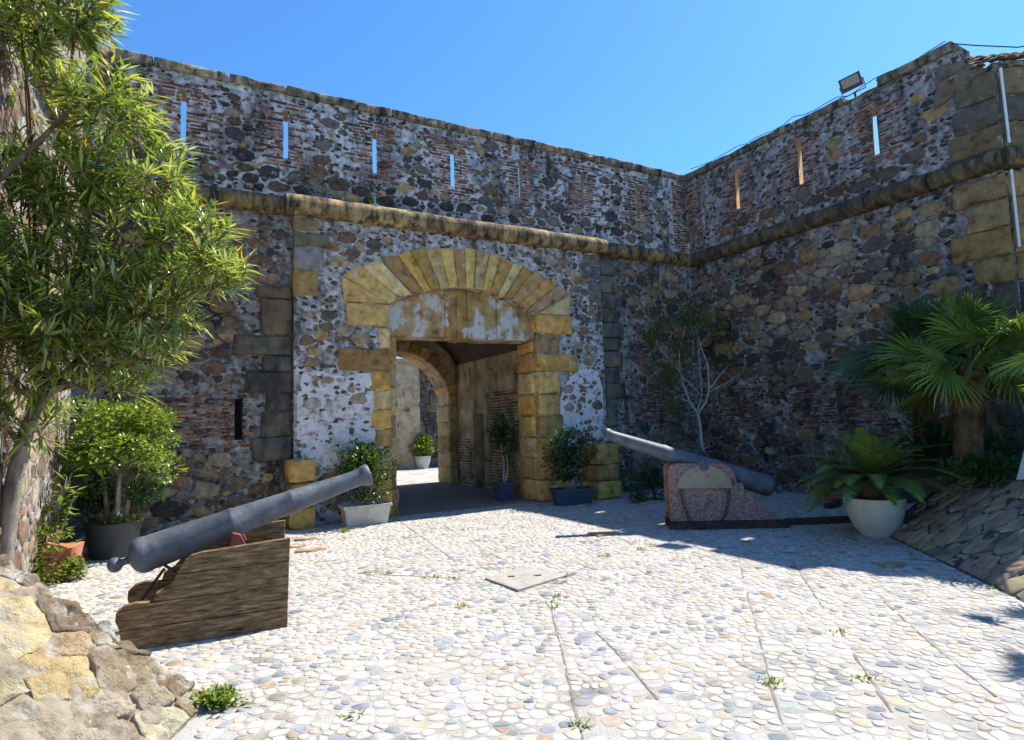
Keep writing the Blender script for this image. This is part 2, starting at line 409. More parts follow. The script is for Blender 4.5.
def cells(rng, pts, grid, cell, asp, reach=0.85, gap=0.012, wob=(-0.2, 0.2)):
    """weighted cells round the darts, cut back by gap; yields (polygon in a,b)"""
    res = []
    k = 12
    for (x, y, r) in pts:
        ph = rng.uniform(0, 1)
        rr = r * reach
        el = rng.uniform(0.85, 1.15)
        w_ = [rng.uniform(*wob) for _ in range(4)]
        poly = []
        for i in range(k):
            q = 2 * pi * (i + ph) / k
            m_ = 1 + w_[0] * cos(q) + w_[1] * sin(2 * q) + w_[2] * cos(3 * q) + w_[3] * sin(3 * q)
            poly.append((x + cos(q) * rr * el * m_, y + sin(q) * rr / el * m_))
        gx, gy = int(x // cell), int(y // cell)
        for i in (-2, -1, 0, 1, 2):
            for j in (-2, -1, 0, 1, 2):
                for (px, py, pr_) in grid.get((gx + i, gy + j), ()):
                    dx, dy = px - x, py - y
                    L = dx * dx + dy * dy
                    if L < 1e-9 or L > (rr * 1.2 + pr_) ** 2: continue
                    L = sqrt(L)
                    w = L * r / (r + pr_) - gap * 0.5
                    nx, ny = dx / L, dy / L
                    poly = clip(poly, nx, ny, x * nx + y * ny + w)
                    if len(poly) < 3: break
        if len(poly) >= 3:
            res.append([(px, py / asp) for px, py in poly])
    return res
def area_of(p):
    return abs(sum(p[i][0] * p[(i + 1) % len(p)][1] - p[(i + 1) % len(p)][0] * p[i][1] for i in range(len(p)))) * 0.5
def chaikin(p):
    o = []
    for i in range(len(p)):
        a = p[i]; b = p[(i + 1) % len(p)]
        o.append((a[0] * .75 + b[0] * .25, a[1] * .75 + b[1] * .25)); o.append((a[0] * .25 + b[0] * .75, a[1] * .25 + b[1] * .75))
    return o
def resample(p, n):
    m = len(p)
    L = [0.0]
    for i in range(m):
        a = p[i]; b = p[(i + 1) % m]
        L.append(L[-1] + sqrt((a[0] - b[0]) ** 2 + (a[1] - b[1]) ** 2))
    T = L[-1]; o = []; j = 0
    for k in range(n):
        s = T * k / n
        while L[j + 1] < s: j += 1
        t = (s - L[j]) / max(1e-9, L[j + 1] - L[j])
        a = p[j % m]; b = p[(j + 1) % m]
        o.append((a[0] + (b[0] - a[0]) * t, a[1] + (b[1] - a[1]) * t))
    return o
def stone_geo(rng, poly, fr, h, n=9, back=0.03, rings=((1.0, 0.35), (0.93, 0.8), (0.66, 1.0)), rough=0.12, base=0.0, top=1.02, nz=0.0, nsc=8.0, ang=False):
    p = resample(poly if ang else chaikin(poly), n)
    cx = sum(q[0] for q in p) / n; cy = sum(q[1] for q in p) / n
    V = []; F = []
    size = sqrt(area_of(p))
    jit = [1 + rng.uniform(-rough, rough) * 0.75 for _ in range(n)]
    tilt = (rng.uniform(-1, 1) * 0.25 * h / size, rng.uniform(-1, 1) * 0.25 * h / size)
    allr = ((1.0, None),) + tuple(rings)
    for s, hh in allr:
        for i, q in enumerate(p):
            a = cx + (q[0] - cx) * s * jit[i]; b = cy + (q[1] - cy) * s * jit[i]
            if hh is None: z = base - back
            else: z = base + h * hh * (1 + rng.uniform(-rough, rough)) + (tilt[0] * (a - cx) + tilt[1] * (b - cy)) * 1.0
            P = fr(a, b, z)
            if nz and hh is not None:
                P = P + (fr(a, b, z + 1) - fr(a, b, z)) * (noise.fractal(P * nsc, 1.0, 2.0, 4) * nz)
            V.append(P)
    V.append(fr(cx, cy, base + h * top))
    m = len(allr)
    for k in range(m - 1):
        for i in range(n):
            i2 = (i + 1) % n
            F.append((k * n + i, k * n + i2, (k + 1) * n + i2, (k + 1) * n + i))
    for i in range(n):
        F.append(((m - 1) * n + i, (m - 1) * n + (i + 1) % n, m * n))
    return V, F
def block_geo(rng, poly, fr, o_back, o_front, bev=0.02, rough=0.006, sub=2):
    """dressed block: outline poly in (a,b), chamfered and slightly worn, from o_back to o_front"""
    P = []
    m = len(poly)
    for i in range(m):
        a = poly[i]; b = poly[(i + 1) % m]
        for k in range(sub):
            t = k / sub
            P.append((a[0] + (b[0] - a[0]) * t, a[1] + (b[1] - a[1]) * t))
    n = len(P)
    cx = sum(q[0] for q in P) / n; cy = sum(q[1] for q in P) / n
    chip = [(-rng.uniform(0, 1) ** 3 * 0.03 if rng.random() < .3 else 0.0) for _ in range(n)]
    J = [(rng.uniform(-rough, rough), rng.uniform(-rough, rough)) for _ in range(n)]
    V = []
    def ring(inset, o, jj):
        for i, q in enumerate(P):
            dx, dy = q[0] - cx, q[1] - cy
            L = sqrt(dx * dx + dy * dy) or 1
            s = max(0.0, 1 - inset / L)
            corner = (i % sub == 0)
            s2 = s - (0.35 * bev / L if corner else 0) + (chip[i] / L if inset or o > o_back else 0)
            V.append(fr(cx + dx * s2 + J[i][0], cy + dy * s2 + J[i][1], o + (rng.uniform(-jj, jj))))
    ring(0, o_back, 0); ring(0, o_front - bev, rough); ring(bev * 1.2, o_front - bev * 0.15, rough); ring(bev * 4, o_front, rough)
    V.append(fr(cx, cy, o_front + rng.uniform(0, rough)))
    F = []
    for k in range(3):
        for i in range(n):
            i2 = (i + 1) % n
            F.append((k * n + i, k * n + i2, (k + 1) * n + i2, (k + 1) * n + i))
    for i in range(n):
        F.append((3 * n + i, 3 * n + (i + 1) % n, 4 * n))
    return V, F
def rect(u0, u1, z0, z1): return [(u0, z0), (u1, z0), (u1, z1), (u0, z1)]
def vary(rng, c, d=0.25):
    k = 1 + rng.uniform(-d, d)
    return (c[0] * k, c[1] * k * (1 + rng.uniform(-.05, .05)), c[2] * k * (1 + rng.uniform(-.08, .08)))
def emit(parent, items, name, mat, nmax, stuff_name, label=None):
    """items: (V, F, col, weight). The nmax largest in view become objects, the rest one joined part"""
    items.sort(key=lambda t: -t[3])
    for V, F, c, w in items[:nmax]:
        mk(name, V, F, mat, parent, col=c)
    if items[nmax:]:
        a = Acc()
        for V, F, c, w in items[nmax:]: a.add(V, F, c)
        a.build(stuff_name, mat, parent, kind='stuff')
def rubble(rng, fr, area, ok, rfun, asp, palette, hr=(0.012, 0.045), reach=0.8, gap=0.02, keep=0.92, rmax=0.34, n=9, tries=30000, minA=0.0012):
    pts, grid, cell = darts(rng, area, tries, rfun, asp, rmax)
    items = []
    for poly in cells(rng, pts, grid, cell, asp, reach, gap):
        cx = sum(q[0] for q in poly) / len(poly); cy = sum(q[1] for q in poly) / len(poly)
        A = area_of(poly)
        if A < minA or rng.random() > keep: continue
        if not ok(cx, cy) or not all(ok(q[0], q[1]) for q in poly): continue
        s = rng.uniform(0.78, 1.0)
        poly = [(cx + (q[0] - cx) * s, cy + (q[1] - cy) * s) for q in poly]
        h = rng.uniform(*hr)
        V, F = stone_geo(rng, poly, fr, h, n, rough=0.22, rings=((1.0, 0.4), (0.90, 0.9), (0.6, 1.0)), ang=rng.random() < 0.75)
        w = A * s * s / depth_of(fr(cx, cy, 0)) ** 2
        items.append((V, F, palette(cx, cy), w))
    return items
def core(fr, u0, u1, z0, z1, holes, thick, mat, parent, name, o_front=0.0):
    """wall slab with rectangular holes (u0,u1,z0,z1,extra half width at the back)"""
    V = []; F = []
    def face(hs, o):
        us = sorted(set([u0, u1] + [h[0] for h in hs] + [h[1] for h in hs]))
        zs = sorted(set([z0, z1] + [h[2] for h in hs] + [h[3] for h in hs]))
        us = [u for u in us if u0 <= u <= u1]; zs = [z for z in zs if z0 <= z <= z1]
        for i in range(len(us) - 1):
            for j in range(len(zs) - 1):
                cu, cz = (us[i] + us[i + 1]) / 2, (zs[j] + zs[j + 1]) / 2
                if any(h[0] < cu < h[1] and h[2] < cz < h[3] for h in hs): continue
                b = len(V)
                V.extend([fr(us[i], zs[j], o), fr(us[i + 1], zs[j], o), fr(us[i + 1], zs[j + 1], o), fr(us[i], zs[j + 1], o)])
                F.append((b, b + 1, b + 2, b + 3))
    back = [(h[0] - h[4], h[1] + h[4], h[2], h[3] + h[4] * 0.25) for h in holes]
    face(holes, o_front); face(back, o_front - thick)
    W0, G0 = V, F
    for h, k in zip(holes, back):
        if h[4] > 0: V, F = [], []
        b = len(V)
        for q, o in ((h, o_front), (k, o_front - thick)):
            V.extend([fr(q[0], q[2], o), fr(q[1], q[2], o), fr(q[1], q[3], o), fr(q[0], q[3], o)])
        for i in range(4):
            F.append((b + i, b + (i + 1) % 4, b + 4 + (i + 1) % 4, b + 4 + i))
        if h[4] > 0:
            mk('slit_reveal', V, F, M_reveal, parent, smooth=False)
            V, F = W0, G0
    b = len(V)
    for o in (o_front, o_front - thick):
        V.extend([fr(u0, z0, o), fr(u1, z0, o), fr(u1, z1, o), fr(u0, z1, o)])
    for i in range(4):
        F.append((b + i, b + (i + 1) % 4, b + 4 + (i + 1) % 4, b + 4 + i))
    return mk(name, V, F, mat, parent, smooth=False)
def brick_panel(rng, parent, fr, u0, u1, z0, z1, holes=(), pitch=0.062, ragged=0.16, keep=0.9, o=0.0, dark=1.0):
    """courses of thin weathered bricks, each its own small slab, joined into one panel"""
    a = Acc()
    z = z0
    while z < z1:
        u = u0 + rng.uniform(-ragged, ragged)
        ue = u1 + rng.uniform(-ragged, ragged)
        while u < ue:
            L = rng.uniform(0.16, 0.30)
            hh = pitch * rng.uniform(0.5, 0.72)
            v = min(u + L, ue)
            segs = [(u, v)]
            for h in holes:
                if h[2] - 0.02 < z + hh * 0.5 < h[3] + 0.02:
                    ns = []
                    for s in segs:
                        if s[1] <= h[0] or s[0] >= h[1]: ns.append(s)
                        else:
                            if s[0] < h[0] - 0.03: ns.append((s[0], h[0] - 0.003))
                            if s[1] > h[1] + 0.03: ns.append((h[1] + 0.003, s[1]))
                    segs = ns
            for s in segs:
                if rng.random() > keep or s[1] - s[0] < 0.04: continue
                pr_ = rng.uniform(0.006, 0.022)
                zz = z + rng.uniform(-0.006, 0.006)
                c = rng.choice([(0.27, 0.105, 0.065), (0.21, 0.085, 0.055), (0.33, 0.15, 0.09), (0.15, 0.07, 0.05), (0.30, 0.2, 0.14), (0.08, 0.055, 0.05)])
                c = vary(rng, (c[0] * dark, c[1] * dark, c[2] * dark), 0.3)
                u_0, u_1 = s[0] + 0.004, s[1] - 0.006
                V = [fr(u_0, zz, o - 0.02), fr(u_1, zz, o - 0.02), fr(u_1, zz + hh, o - 0.02), fr(u_0, zz + hh, o - 0.02),
                     fr(u_0 + .004, zz + .004, o + pr_), fr(u_1 - .004, zz + .004, o + pr_ * rng.uniform(.6, 1)), fr(u_1 - .004, zz + hh - .004, o + pr_), fr(u_0 + .004, zz + hh - .004, o + pr_ * rng.uniform(.6, 1))]
                a.add(V, [(4, 5, 6, 7), (0, 1, 5, 4), (1, 2, 6, 5), (2, 3, 7, 6), (3, 0, 4, 7)], c)
            u = v + rng.uniform(0.004, 0.014)
        z += pitch
    if a.V: a.build('brick_panel', M_brick, parent, smooth=False, kind='stuff')
def cordon(rng, parent, fr, u0, u1, zc, o, r, tint, step=(0.9, 1.5)):
    u = u0
    while u < u1 - 0.05:
        v = min(u1, u + rng.uniform(*step))
        if u1 - v < 0.4: v = u1
        nseg = 6; na = 11
        V = []; F = []
        rr = r * rng.uniform(0.95, 1.04); dz = rng.uniform(-.005, .005); do = rng.uniform(-.008, .008)
        for i in range(nseg + 1):
            t = i / nseg
            uu = u + 0.006 + (v - u - 0.012) * t
            e = rr * (0.955 if i in (0, nseg) else 1.0)
            for k in range(na):
                an = pi * (k / (na - 1)) * 1.1 - pi * 0.55
                e2 = e * (1 + rng.uniform(-.008, .008))
                V.append(fr(uu, zc + dz + sin(an) * e2, o + do + cos(an) * e2))
        for i in range(nseg):
            for k in range(na - 1):
                F.append((i * na + k, (i + 1) * na + k, (i + 1) * na + k + 1, i * na + k + 1))
        F.append(tuple(range(na))); F.append(tuple(nseg * na + k for k in range(na - 1, -1, -1)))
        mk('cordon_stone', V, F, M_cordon, parent, col=vary(rng, tint, 0.22))
        u = v
def coping(rng, parent, fr, u0, u1, z0, z1, o0, o1, tint):
    u = u0
    while u < u1 - 0.05:
        v = min(u1, u + rng.uniform(0.65, 1.25))
        if u1 - v < 0.3: v = u1
        zz = z1 + rng.uniform(-0.009, 0.009)
        V, F = block_geo(rng, rect(u + 0.005, v - 0.005, z0 + rng.uniform(-.015, .01), zz), fr, o0, o1 + rng.uniform(-.015, .018), 0.022, 0.007, 4)
        mk('coping_stone', V, F, M_cordon, parent, col=vary(rng, tint, 0.25))
        u = v

# ---------------------------------------------------------------- the gate wall (curtain)
rng = random.Random(11)
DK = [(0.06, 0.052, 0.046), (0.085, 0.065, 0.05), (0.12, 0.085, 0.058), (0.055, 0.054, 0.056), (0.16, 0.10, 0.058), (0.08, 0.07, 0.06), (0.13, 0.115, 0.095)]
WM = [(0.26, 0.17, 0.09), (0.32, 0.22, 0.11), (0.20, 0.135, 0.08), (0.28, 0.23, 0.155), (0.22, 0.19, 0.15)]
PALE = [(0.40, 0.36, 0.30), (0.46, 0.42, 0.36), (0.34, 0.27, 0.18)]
curtain = thing('gate_wall', FW(-6, 0, 0), 'long rubble stone wall pierced by the arched gateway, with a row of firing slits along its parapet', 'wall')
SL_U = [-12.5 + 1.5 * 0 for _ in ()] + [-10.95, -9.39, -7.83, -6.27, -4.73, -3.15, -1.58]
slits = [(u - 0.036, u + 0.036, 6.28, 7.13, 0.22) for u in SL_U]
low_slit = (-10.16, -10.04, 1.45, 2.12, 0.0)
low_slit2 = (-2.24, -2.12, 1.46, 2.12, 0.0)
core(FW, -12.4, 0.0, -0.3, 5.40, [low_slit, low_slit2, (-9.1, -3.0, -0.3, 5.25, 0.0)], 0.5, M_mortar_c, curtain, 'wall_core')
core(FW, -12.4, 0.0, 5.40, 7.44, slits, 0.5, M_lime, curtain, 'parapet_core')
V, F = box_geo(FW, -12.4, 0.4, 5.06, 5.28, -4.6, -0.45)
mk('terrace_slab', V, F, M_vault, curtain, smooth=False)
V, F = box_geo(FW, -12.4, -9.0, -0.3, 5.06, -4.6, -2.2)
mk('back_masonry', V, F, M_vault, curtain, smooth=False)
V, F = box_geo(FW, -3.2, 0.4, -0.3, 5.06, -4.6, -2.2)
mk('back_masonry', V, F, M_vault, curtain, smooth=False)
def in_rect(u, z, r, m=0.0): return r[0] - m < u < r[1] + m and r[2] - m < z < r[3] + m
panels = [(u - 0.46, u + 0.46, 6.12, 7.26) for u in SL_U]
low_panel = (-11.6, -9.95, 1.30, 2.22)
low_panel2 = (-2.0, -0.5, 1.35, 2.2)
corner_panel = (-0.55, 0.0, 5.6, 7.3)
q_left = (-9.95, -9.2, 1.0, 3.85)
q_right = (-2.85, -2.02, 1.4, 4.15)
def ok_f(u, z):
    if not (-12.2 < u < -0.02 and 0.0 < z < 7.42): return False
    if 5.16 < z < 5.6: return False
    for r in panels:
        if in_rect(u, z, r, -0.05): return False
    if in_rect(u, z, low_panel, -0.04) or in_rect(u, z, low_panel2, -0.04) or in_rect(u, z, corner_panel): return False
    if -9.33 < u < -2.8 and z < 5.3: return False
    if in_rect(u, z, q_left, 0.0) or in_rect(u, z, q_right, 0.0): return False
    return True
def r_f(u, z):
    if z < 1.3: return (0.46, 0.34, 0.25, 0.17, 0.12, 0.085)
    if z > 5.5: return (0.36, 0.24, 0.17, 0.12, 0.085, 0.065)
    return (0.38, 0.28, 0.21, 0.15, 0.11, 0.08)
def pal_f(u, z):
    k = rng.random()
    if z < 1.3: c = rng.choice(WM + DK[1:3] + DK[4:5])
    elif k < (0.66 if z > 5.4 else 0.5): c = rng.choice(DK)
    else: c = rng.choice(WM)
    return vary(rng, c, 0.3)
items = rubble(rng, FW, (-12.3, 0, 0, 7.45), ok_f, r_f, 1.7, pal_f, hr=(0.004, 0.032), gap=0.013, rmax=0.56, tries=110000, keep=0.96, reach=0.76, n=9, minA=0.0008)
emit(curtain, items, 'stone', M_rubble, 300, 'small_rubble')
for r, s in zip(panels, slits): brick_panel(rng, curtain, FW, r[0] + .05, r[1] - .05, r[2], r[3], [s])
brick_panel(rng, curtain, FW, -11.5, -9.98, 1.34, 2.2, [low_slit], keep=0.95)
brick_panel(rng, curtain, FW, -2.0, -0.5, 1.35, 2.2, [low_slit2], keep=0.8, dark=0.8)
brick_panel(rng, curtain, FW, -0.5, -0.02, 5.62, 7.25, [], ragged=0.0)
# quoins beside the gate
QD = [(0.115, 0.10, 0.08), (0.10, 0.09, 0.075), (0.16, 0.125, 0.075), (0.085, 0.08, 0.072)]
z = 1.08
for hgt, w in [(0.40, 0.62), (0.42, 0.48), (0.30, 0.42), (0.36, 0.72), (0.27, 0.45), (0.34, 0.9), (0.62, 0.5), (0.22, 0.58)]:
    V, F = block_geo(rng, rect(-9.285 - w, -9.285, z + .008, z + hgt - .008), FW, -0.02, 0.05 + rng.uniform(0, .03), 0.022, 0.008, 3)
    mk('quoin', V, F, M_ashlar_dark, curtain, col=vary(rng, rng.choice(QD), 0.2))
    z += hgt
z = 1.42
for hgt, w in [(0.62, 0.34), (0.36, 0.60), (0.34, 0.42), (0.36, 0.56), (0.30, 0.5), (0.34, 0.6), (0.32, 0.46), (0.34, 0.42), (0.4, 0.5), (0.36, 0.44)]:
    V, F = block_geo(rng, rect(-2.83, -2.83 + w, z + .008, z + hgt - .008), FW, -0.02, 0.06 + rng.uniform(0, .04), 0.022, 0.008, 3)
    mk('quoin', V, F, M_ashlar_dark, curtain, col=vary(rng, rng.choice([(0.16, 0.145, 0.12), (0.2, 0.17, 0.12), (0.13, 0.125, 0.12)]), 0.2))
    z += hgt
CT = (0.34, 0.25, 0.125)
cordon(rng, curtain, FW, -12.3, -9.34, 5.41, 0.02, 0.17, CT)
cordon(rng, curtain, FW, -2.78, -0.05, 5.41, 0.02, 0.17, CT)
coping(rng, curtain, FW, -12.3, 0.25, 7.42, 7.575, -0.58, 0.06, (0.36, 0.31, 0.22))

# ---------------------------------------------------------------- the gateway block
rng = random.Random(23)
gate = thing('stone_gateway', FW(-6.1, 0, 0.12), 'arched stone gateway of ochre blocks projecting from the rubble wall, its doorway open', 'gateway')
GC = -6.08
def intr(t): # t -1..1
    u = t * 1.55; R = 3.08; zc = 4.22 - R
    return GC + u, zc + sqrt(R * R - u * u)
def extr(t):
    u = t * 2.40; R = 4.36; zc = 4.985 - R
    return GC + u, zc + sqrt(R * R - u * u)
V = []; F = []
def add_box(fr, *a):
    v, f = box_geo(fr, *a); b = len(V); V.extend(v); F.extend([tuple(i + b for i in q) for q in f])
add_box(FW, -9.27, GC - 1.55, -0.3, 3.80, -0.62, 0.12)
add_box(FW, GC + 1.55, -2.85, -0.3, 3.80, -0.62, 0.12)
add_box(FW, -9.27, GC - 1.55, 3.80, 5.27, -0.62, 0.12)
add_box(FW, GC + 1.55, -2.85, 3.80, 5.27, -0.62, 0.12)
K = 16
for i in range(K):
    t0, t1 = -1 + 2 * i / K, -1 + 2 * (i + 1) / K
    a, b = intr(t0), intr(t1)
    base = len(V)
    for o in (0.12, -0.62):
        V.extend([FW(a[0], a[1], o), FW(b[0], b[1], o), FW(b[0], 5.27, o), FW(a[0], 5.27, o)])
    F.extend([(base, base + 1, base + 2, base + 3), (base + 4, base + 7, base + 6, base + 5), (base, base + 4, base + 5, base + 1), (base + 3, base + 2, base + 6, base + 7)])
mk('gateway_core', V, F, M_gate_mortar, gate, smooth=False)
pl_pts = [(-9.22, 0.95), (-8.6, 0.9), (-8.0, 1.02), (-7.72, 1.1), (-7.72, 2.5), (-8.1, 2.56), (-8.5, 2.46), (-8.9, 2.6), (-9.22, 2.5)]
pl_pts = chaikin(pl_pts)
V = [FW(a, b, 0.126) for a, b in pl_pts] + [FW(-8.45, 1.75, 0.136)] + [FW(a, b, 0.10) for a, b in pl_pts]
m = len(pl_pts)
F = [(i, (i + 1) % m, m) for i in range(m)] + [(i, (i + 1) % m, m + 1 + (i + 1) % m, m + 1 + i) for i in range(m)]
mk('limewash_patch', V, F, M_lime_low, gate)
pl_pts = chaikin([(-4.1, 0.9), (-3.4, 1.0), (-2.95, 1.3), (-2.9, 2.6), (-3.4, 2.75), (-3.9, 2.4), (-4.15, 1.6)])
V = [FW(a, b, 0.126) for a, b in pl_pts] + [FW(-3.5, 1.75, 0.134)] + [FW(a, b, 0.10) for a, b in pl_pts]
m = len(pl_pts)
F = [(i, (i + 1) % m, m) for i in range(m)] + [(i, (i + 1) % m, m + 1 + (i + 1) % m, m + 1 + i) for i in range(m)]
mk('limewash_patch', V, F, M_lime_low, gate)
OC = [(0.68, 0.41, 0.11), (0.70, 0.47, 0.16), (0.58, 0.35, 0.11), (0.72, 0.53, 0.25), (0.48, 0.29, 0.11), (0.64, 0.46, 0.22), (0.46, 0.31, 0.16)]
NV = 17
ts = [-1.0]
for i in range(NV): ts.append(ts[-1] + rng.uniform(0.8, 1.2))
s_ = ts[-1] + 1.0
ts = [-1 + 2 * (t + 1) / s_ for t in ts]
for i in range(NV):
    a, b = intr(ts[i] + .004), intr(ts[i + 1] - .004); c, d = extr(ts[i + 1] - .003), extr(ts[i] + .003)
    c = (c[0], c[1] + rng.uniform(-.05, .05)); d = (d[0], d[1] + rng.uniform(-.04, .04))
    V, F = block_geo(rng, [a, b, c, d], FW, -0.35, 0.15 + rng.uniform(0, 0.035), 0.02, 0.008, 4)
    mk('voussoir', V, F, M_ashlar, gate, col=vary(rng, rng.choice(OC), 0.2))
a, d = intr(-1), extr(-1)
V, F = block_geo(rng, [(a[0], 3.81), (a[0] - .004, a[1] - .005), (d[0], d[1] - .01), (d[0] + .02, 3.81)][::-1], FW, -0.3, 0.165, 0.02, 0.008, 3)
mk('springer', V, F, M_ashlar, gate, col=vary(rng, OC[1], 0.1))
a, d = intr(1), extr(1)
V, F = block_geo(rng, [(a[0], 3.81), (d[0] - .02, 3.81), (d[0], d[1] - .01), (a[0] + .004, a[1] - .005)], FW, -0.3, 0.165, 0.02, 0.008, 3)
mk('springer', V, F, M_ashlar, gate, col=vary(rng, OC[3], 0.1))
# jamb blocks
jl = GC - 1.55; jr = GC + 1.55
left_rows = [(0.0, 0.48, 0.62), (0.48, 0.84, 0.32), (0.84, 1.22, 0.36), (1.22, 1.56, 0.30), (1.56, 1.9, 0.34), (1.9, 2.24, 0.30), (2.24, 2.58, 0.33), (2.58, 2.99, 0.92), (2.99, 3.38, 0.20), (3.38, 3.80, 0.76)]
for z0, z1, w in left_rows:
    pro = 0.14 if z0 > 0.2 else 0.2
    V, F = block_geo(rng, rect(jl - w, jl + 0.012, z0 + .006, z1 - .006), FW, -0.4, pro + rng.uniform(0, .03), 0.025, 0.01, 4)
    mk('jamb_stone', V, F, M_ashlar, gate, col=vary(rng, rng.choice(OC[:5]), 0.22))
right_rows = [(0.0, 0.42, 0.60), (0.42, 0.86, 0.5), (0.86, 1.28, 0.42), (1.28, 1.72, 0.56), (1.72, 2.16, 0.5), (2.16, 2.62, 0.52), (2.62, 3.0, 0.98), (3.0, 3.4, 0.55), (3.4, 3.80, 0.86)]
for z0, z1, w in right_rows:
    pro = 0.15 if z0 > 0.2 else 0.26
    ins = 0.012 if z0 > 0.2 else 0.10
    V, F = block_geo(rng, rect(jr - ins, jr + w, z0 + .006, z1 - .006), FW, -0.4, pro + rng.uniform(0, .03), 0.028, 0.01, 4)
    mk('jamb_stone', V, F, M_ashlar, gate, col=vary(rng, rng.choice(OC), 0.2))
# right reveal and inner frame, seen edge on
z = 0.0
for hgt in (0.42, 0.44, 0.42, 0.44, 0.44, 0.46, 0.4, 0.24):
    fr = lambda a, b, h: C + D * (jr - h) - N * a + UP * b
    V, F = block_geo(rng, rect(0.02, 0.66, z + .006, z + hgt - .006), fr, -0.02, 0.055 + rng.uniform(0, .025), 0.025, 0.01, 3)
    mk('reveal_stone', V, F, M_ashlar, gate, col=vary(rng, rng.choice(OC), 0.2))
    z += hgt
z = 0.0
for hgt, w in ((0.46, 0.24), (0.5, 0.2), (0.44, 0.26), (0.42, 0.2), (0.5, 0.22), (0.46, 0.2), (0.48, 0.23)):
    V, F = block_geo(rng, rect(jl - 0.05, jl + w - .02, z + .006, z + hgt - .006), FW, -0.68, -0.12 + rng.uniform(0, .03), 0.025, 0.01, 3)
    mk('inner_jamb_stone', V, F, M_ashlar, gate, col=vary(rng, rng.choice(OC), 0.2))
    z += hgt
# recessed lintel panels under the arch
edges = [-1.58, -0.36, -0.13, 0.1, 0.75, 1.58]
tints = [(0.44, 0.31, 0.14), (0.42, 0.27, 0.09), (0.40, 0.26, 0.085), (0.44, 0.30, 0.13), (0.44, 0.32, 0.16)]
for i in range(5):
    e0, e1 = edges[i], edges[i + 1]
    top = [(GC + e, intr(max(-1, min(1, e / 1.55)))[1] + 0.03) for e in (e1, (e0 + e1) / 2, e0)]
    zb = 3.26 + rng.uniform(-.015, .02)
    V, F = block_geo(rng, [(GC + e0 + .004, zb), (GC + e1 - .004, zb)] + top, FW, -0.62, -0.10 + rng.uniform(0, .015), 0.02, 0.008, 4)
    mk('lintel_stone', V, F, M_lintel, gate, col=vary(rng, tints[i], 0.06))
# low pedestals at both ends
for ctr, rows in ((gnd(303, 530), [(0.0, 0.36, 0.40), (0.36, 0.74, 0.38), (0.74, 1.10, 0.42)]), (gnd(611, 499), [(0.0, 0.36, 0.62), (0.36, 0.70, 0.52), (0.70, 1.10, 0.56)])):
    for z0, z1, w in rows:
        cu = (ctr - C).dot(D); po = (ctr - C).dot(N)
        V, F = block_geo(rng, rect(cu - w / 2, cu + w / 2, z0 + .004, z1 - .004), FW, 0.05, po + rng.uniform(-.04, .03), 0.03, 0.012, 4)
        mk('pedestal_stone', V, F, M_ashlar, gate, col=vary(rng, rng.choice([(0.50, 0.32, 0.11), (0.58, 0.38, 0.11), (0.40, 0.29, 0.16)]), 0.2))
def ok_g(u, z):
    if not (-9.25 < u < -2.87 and 0 < z < 5.2): return False
    du = u - GC
    if z > 3.78 and abs(du) < 2.42 and z < extr(max(-1, min(1, du / 2.4)))[1] + 0.06: return False
    if abs(du) < 1.57 and z < 4.3: return False
    for z0, z1, w in left_rows:
        if jl - w - .02 < u < jl and z0 < z < z1: return False
    for z0, z1, w in right_rows:
        if jr < u < jr + w + .02 and z0 < z < z1: return False
    if u < -8.75 and 3.7 < z < 5.2 and u < -8.85: return False
    return True
GP = [(0.28, 0.17, 0.085), (0.36, 0.24, 0.11), (0.22, 0.15, 0.09), (0.16, 0.115, 0.08), (0.38, 0.29, 0.17), (0.13, 0.105, 0.085), (0.30, 0.24, 0.17)]
def pal_g(u, z):
    if 0.95 < z < 2.55 and u < GC: return vary(rng, rng.choice(PALE + [(0.56, 0.53, 0.48), (0.62, 0.6, 0.56), (0.66, 0.64, 0.6)]), 0.12)
    return vary(rng, rng.choice(GP), 0.25)
def r_g(u, z): return (0.30, 0.22, 0.16, 0.12, 0.09, 0.07)
items = rubble(rng, lambda a, b, h: FW(a, b, 0.12 + h), (-9.25, -2.87, 0, 5.2), ok_g, r_g, 1.5, pal_g, hr=(0.004, 0.024), gap=0.016, rmax=0.45, tries=40000, keep=0.93, reach=0.72, n=9, minA=0.0008)
emit(gate, items, 'stone', M_rubble, 300, 'small_rubble')
# end blocks of the gateway under the cordon
for z0, z1, w, c in [(3.86, 4.3, 0.42, (0.42, 0.29, 0.10)), (4.3, 4.72, 0.5, (0.30, 0.28, 0.24)), (4.72, 4.98, 0.6, (0.2, 0.17, 0.12)), (4.98, 5.22, 0.4, (0.3, 0.22, 0.12))]:
    V, F = block_geo(rng, rect(-9.28, -9.28 + w, z0 + .006, z1 - .006), FW, 0.0, 0.145, 0.02, 0.008, 3)
    mk('quoin', V, F, M_ashlar, gate, col=vary(rng, c, 0.1))
for z0, z1, w, c in [(4.15, 4.65, 0.34, (0.2, 0.2, 0.2)), (4.65, 4.98, 0.5, (0.15, 0.155, 0.165)), (4.98, 5.22, 0.46, (0.22, 0.19, 0.14))]:
    V, F = block_geo(rng, rect(-2.84 - w, -2.84, z0 + .006, z1 - .006), FW, 0.0, 0.145, 0.02, 0.008, 3)
    mk('quoin', V, F, M_ashlar, gate, col=vary(rng, c, 0.1))
cordon(rng, gate, FW, -9.42, -2.72, 5.42, 0.13, 0.185, (0.42, 0.31, 0.16), step=(1.0, 1.6))
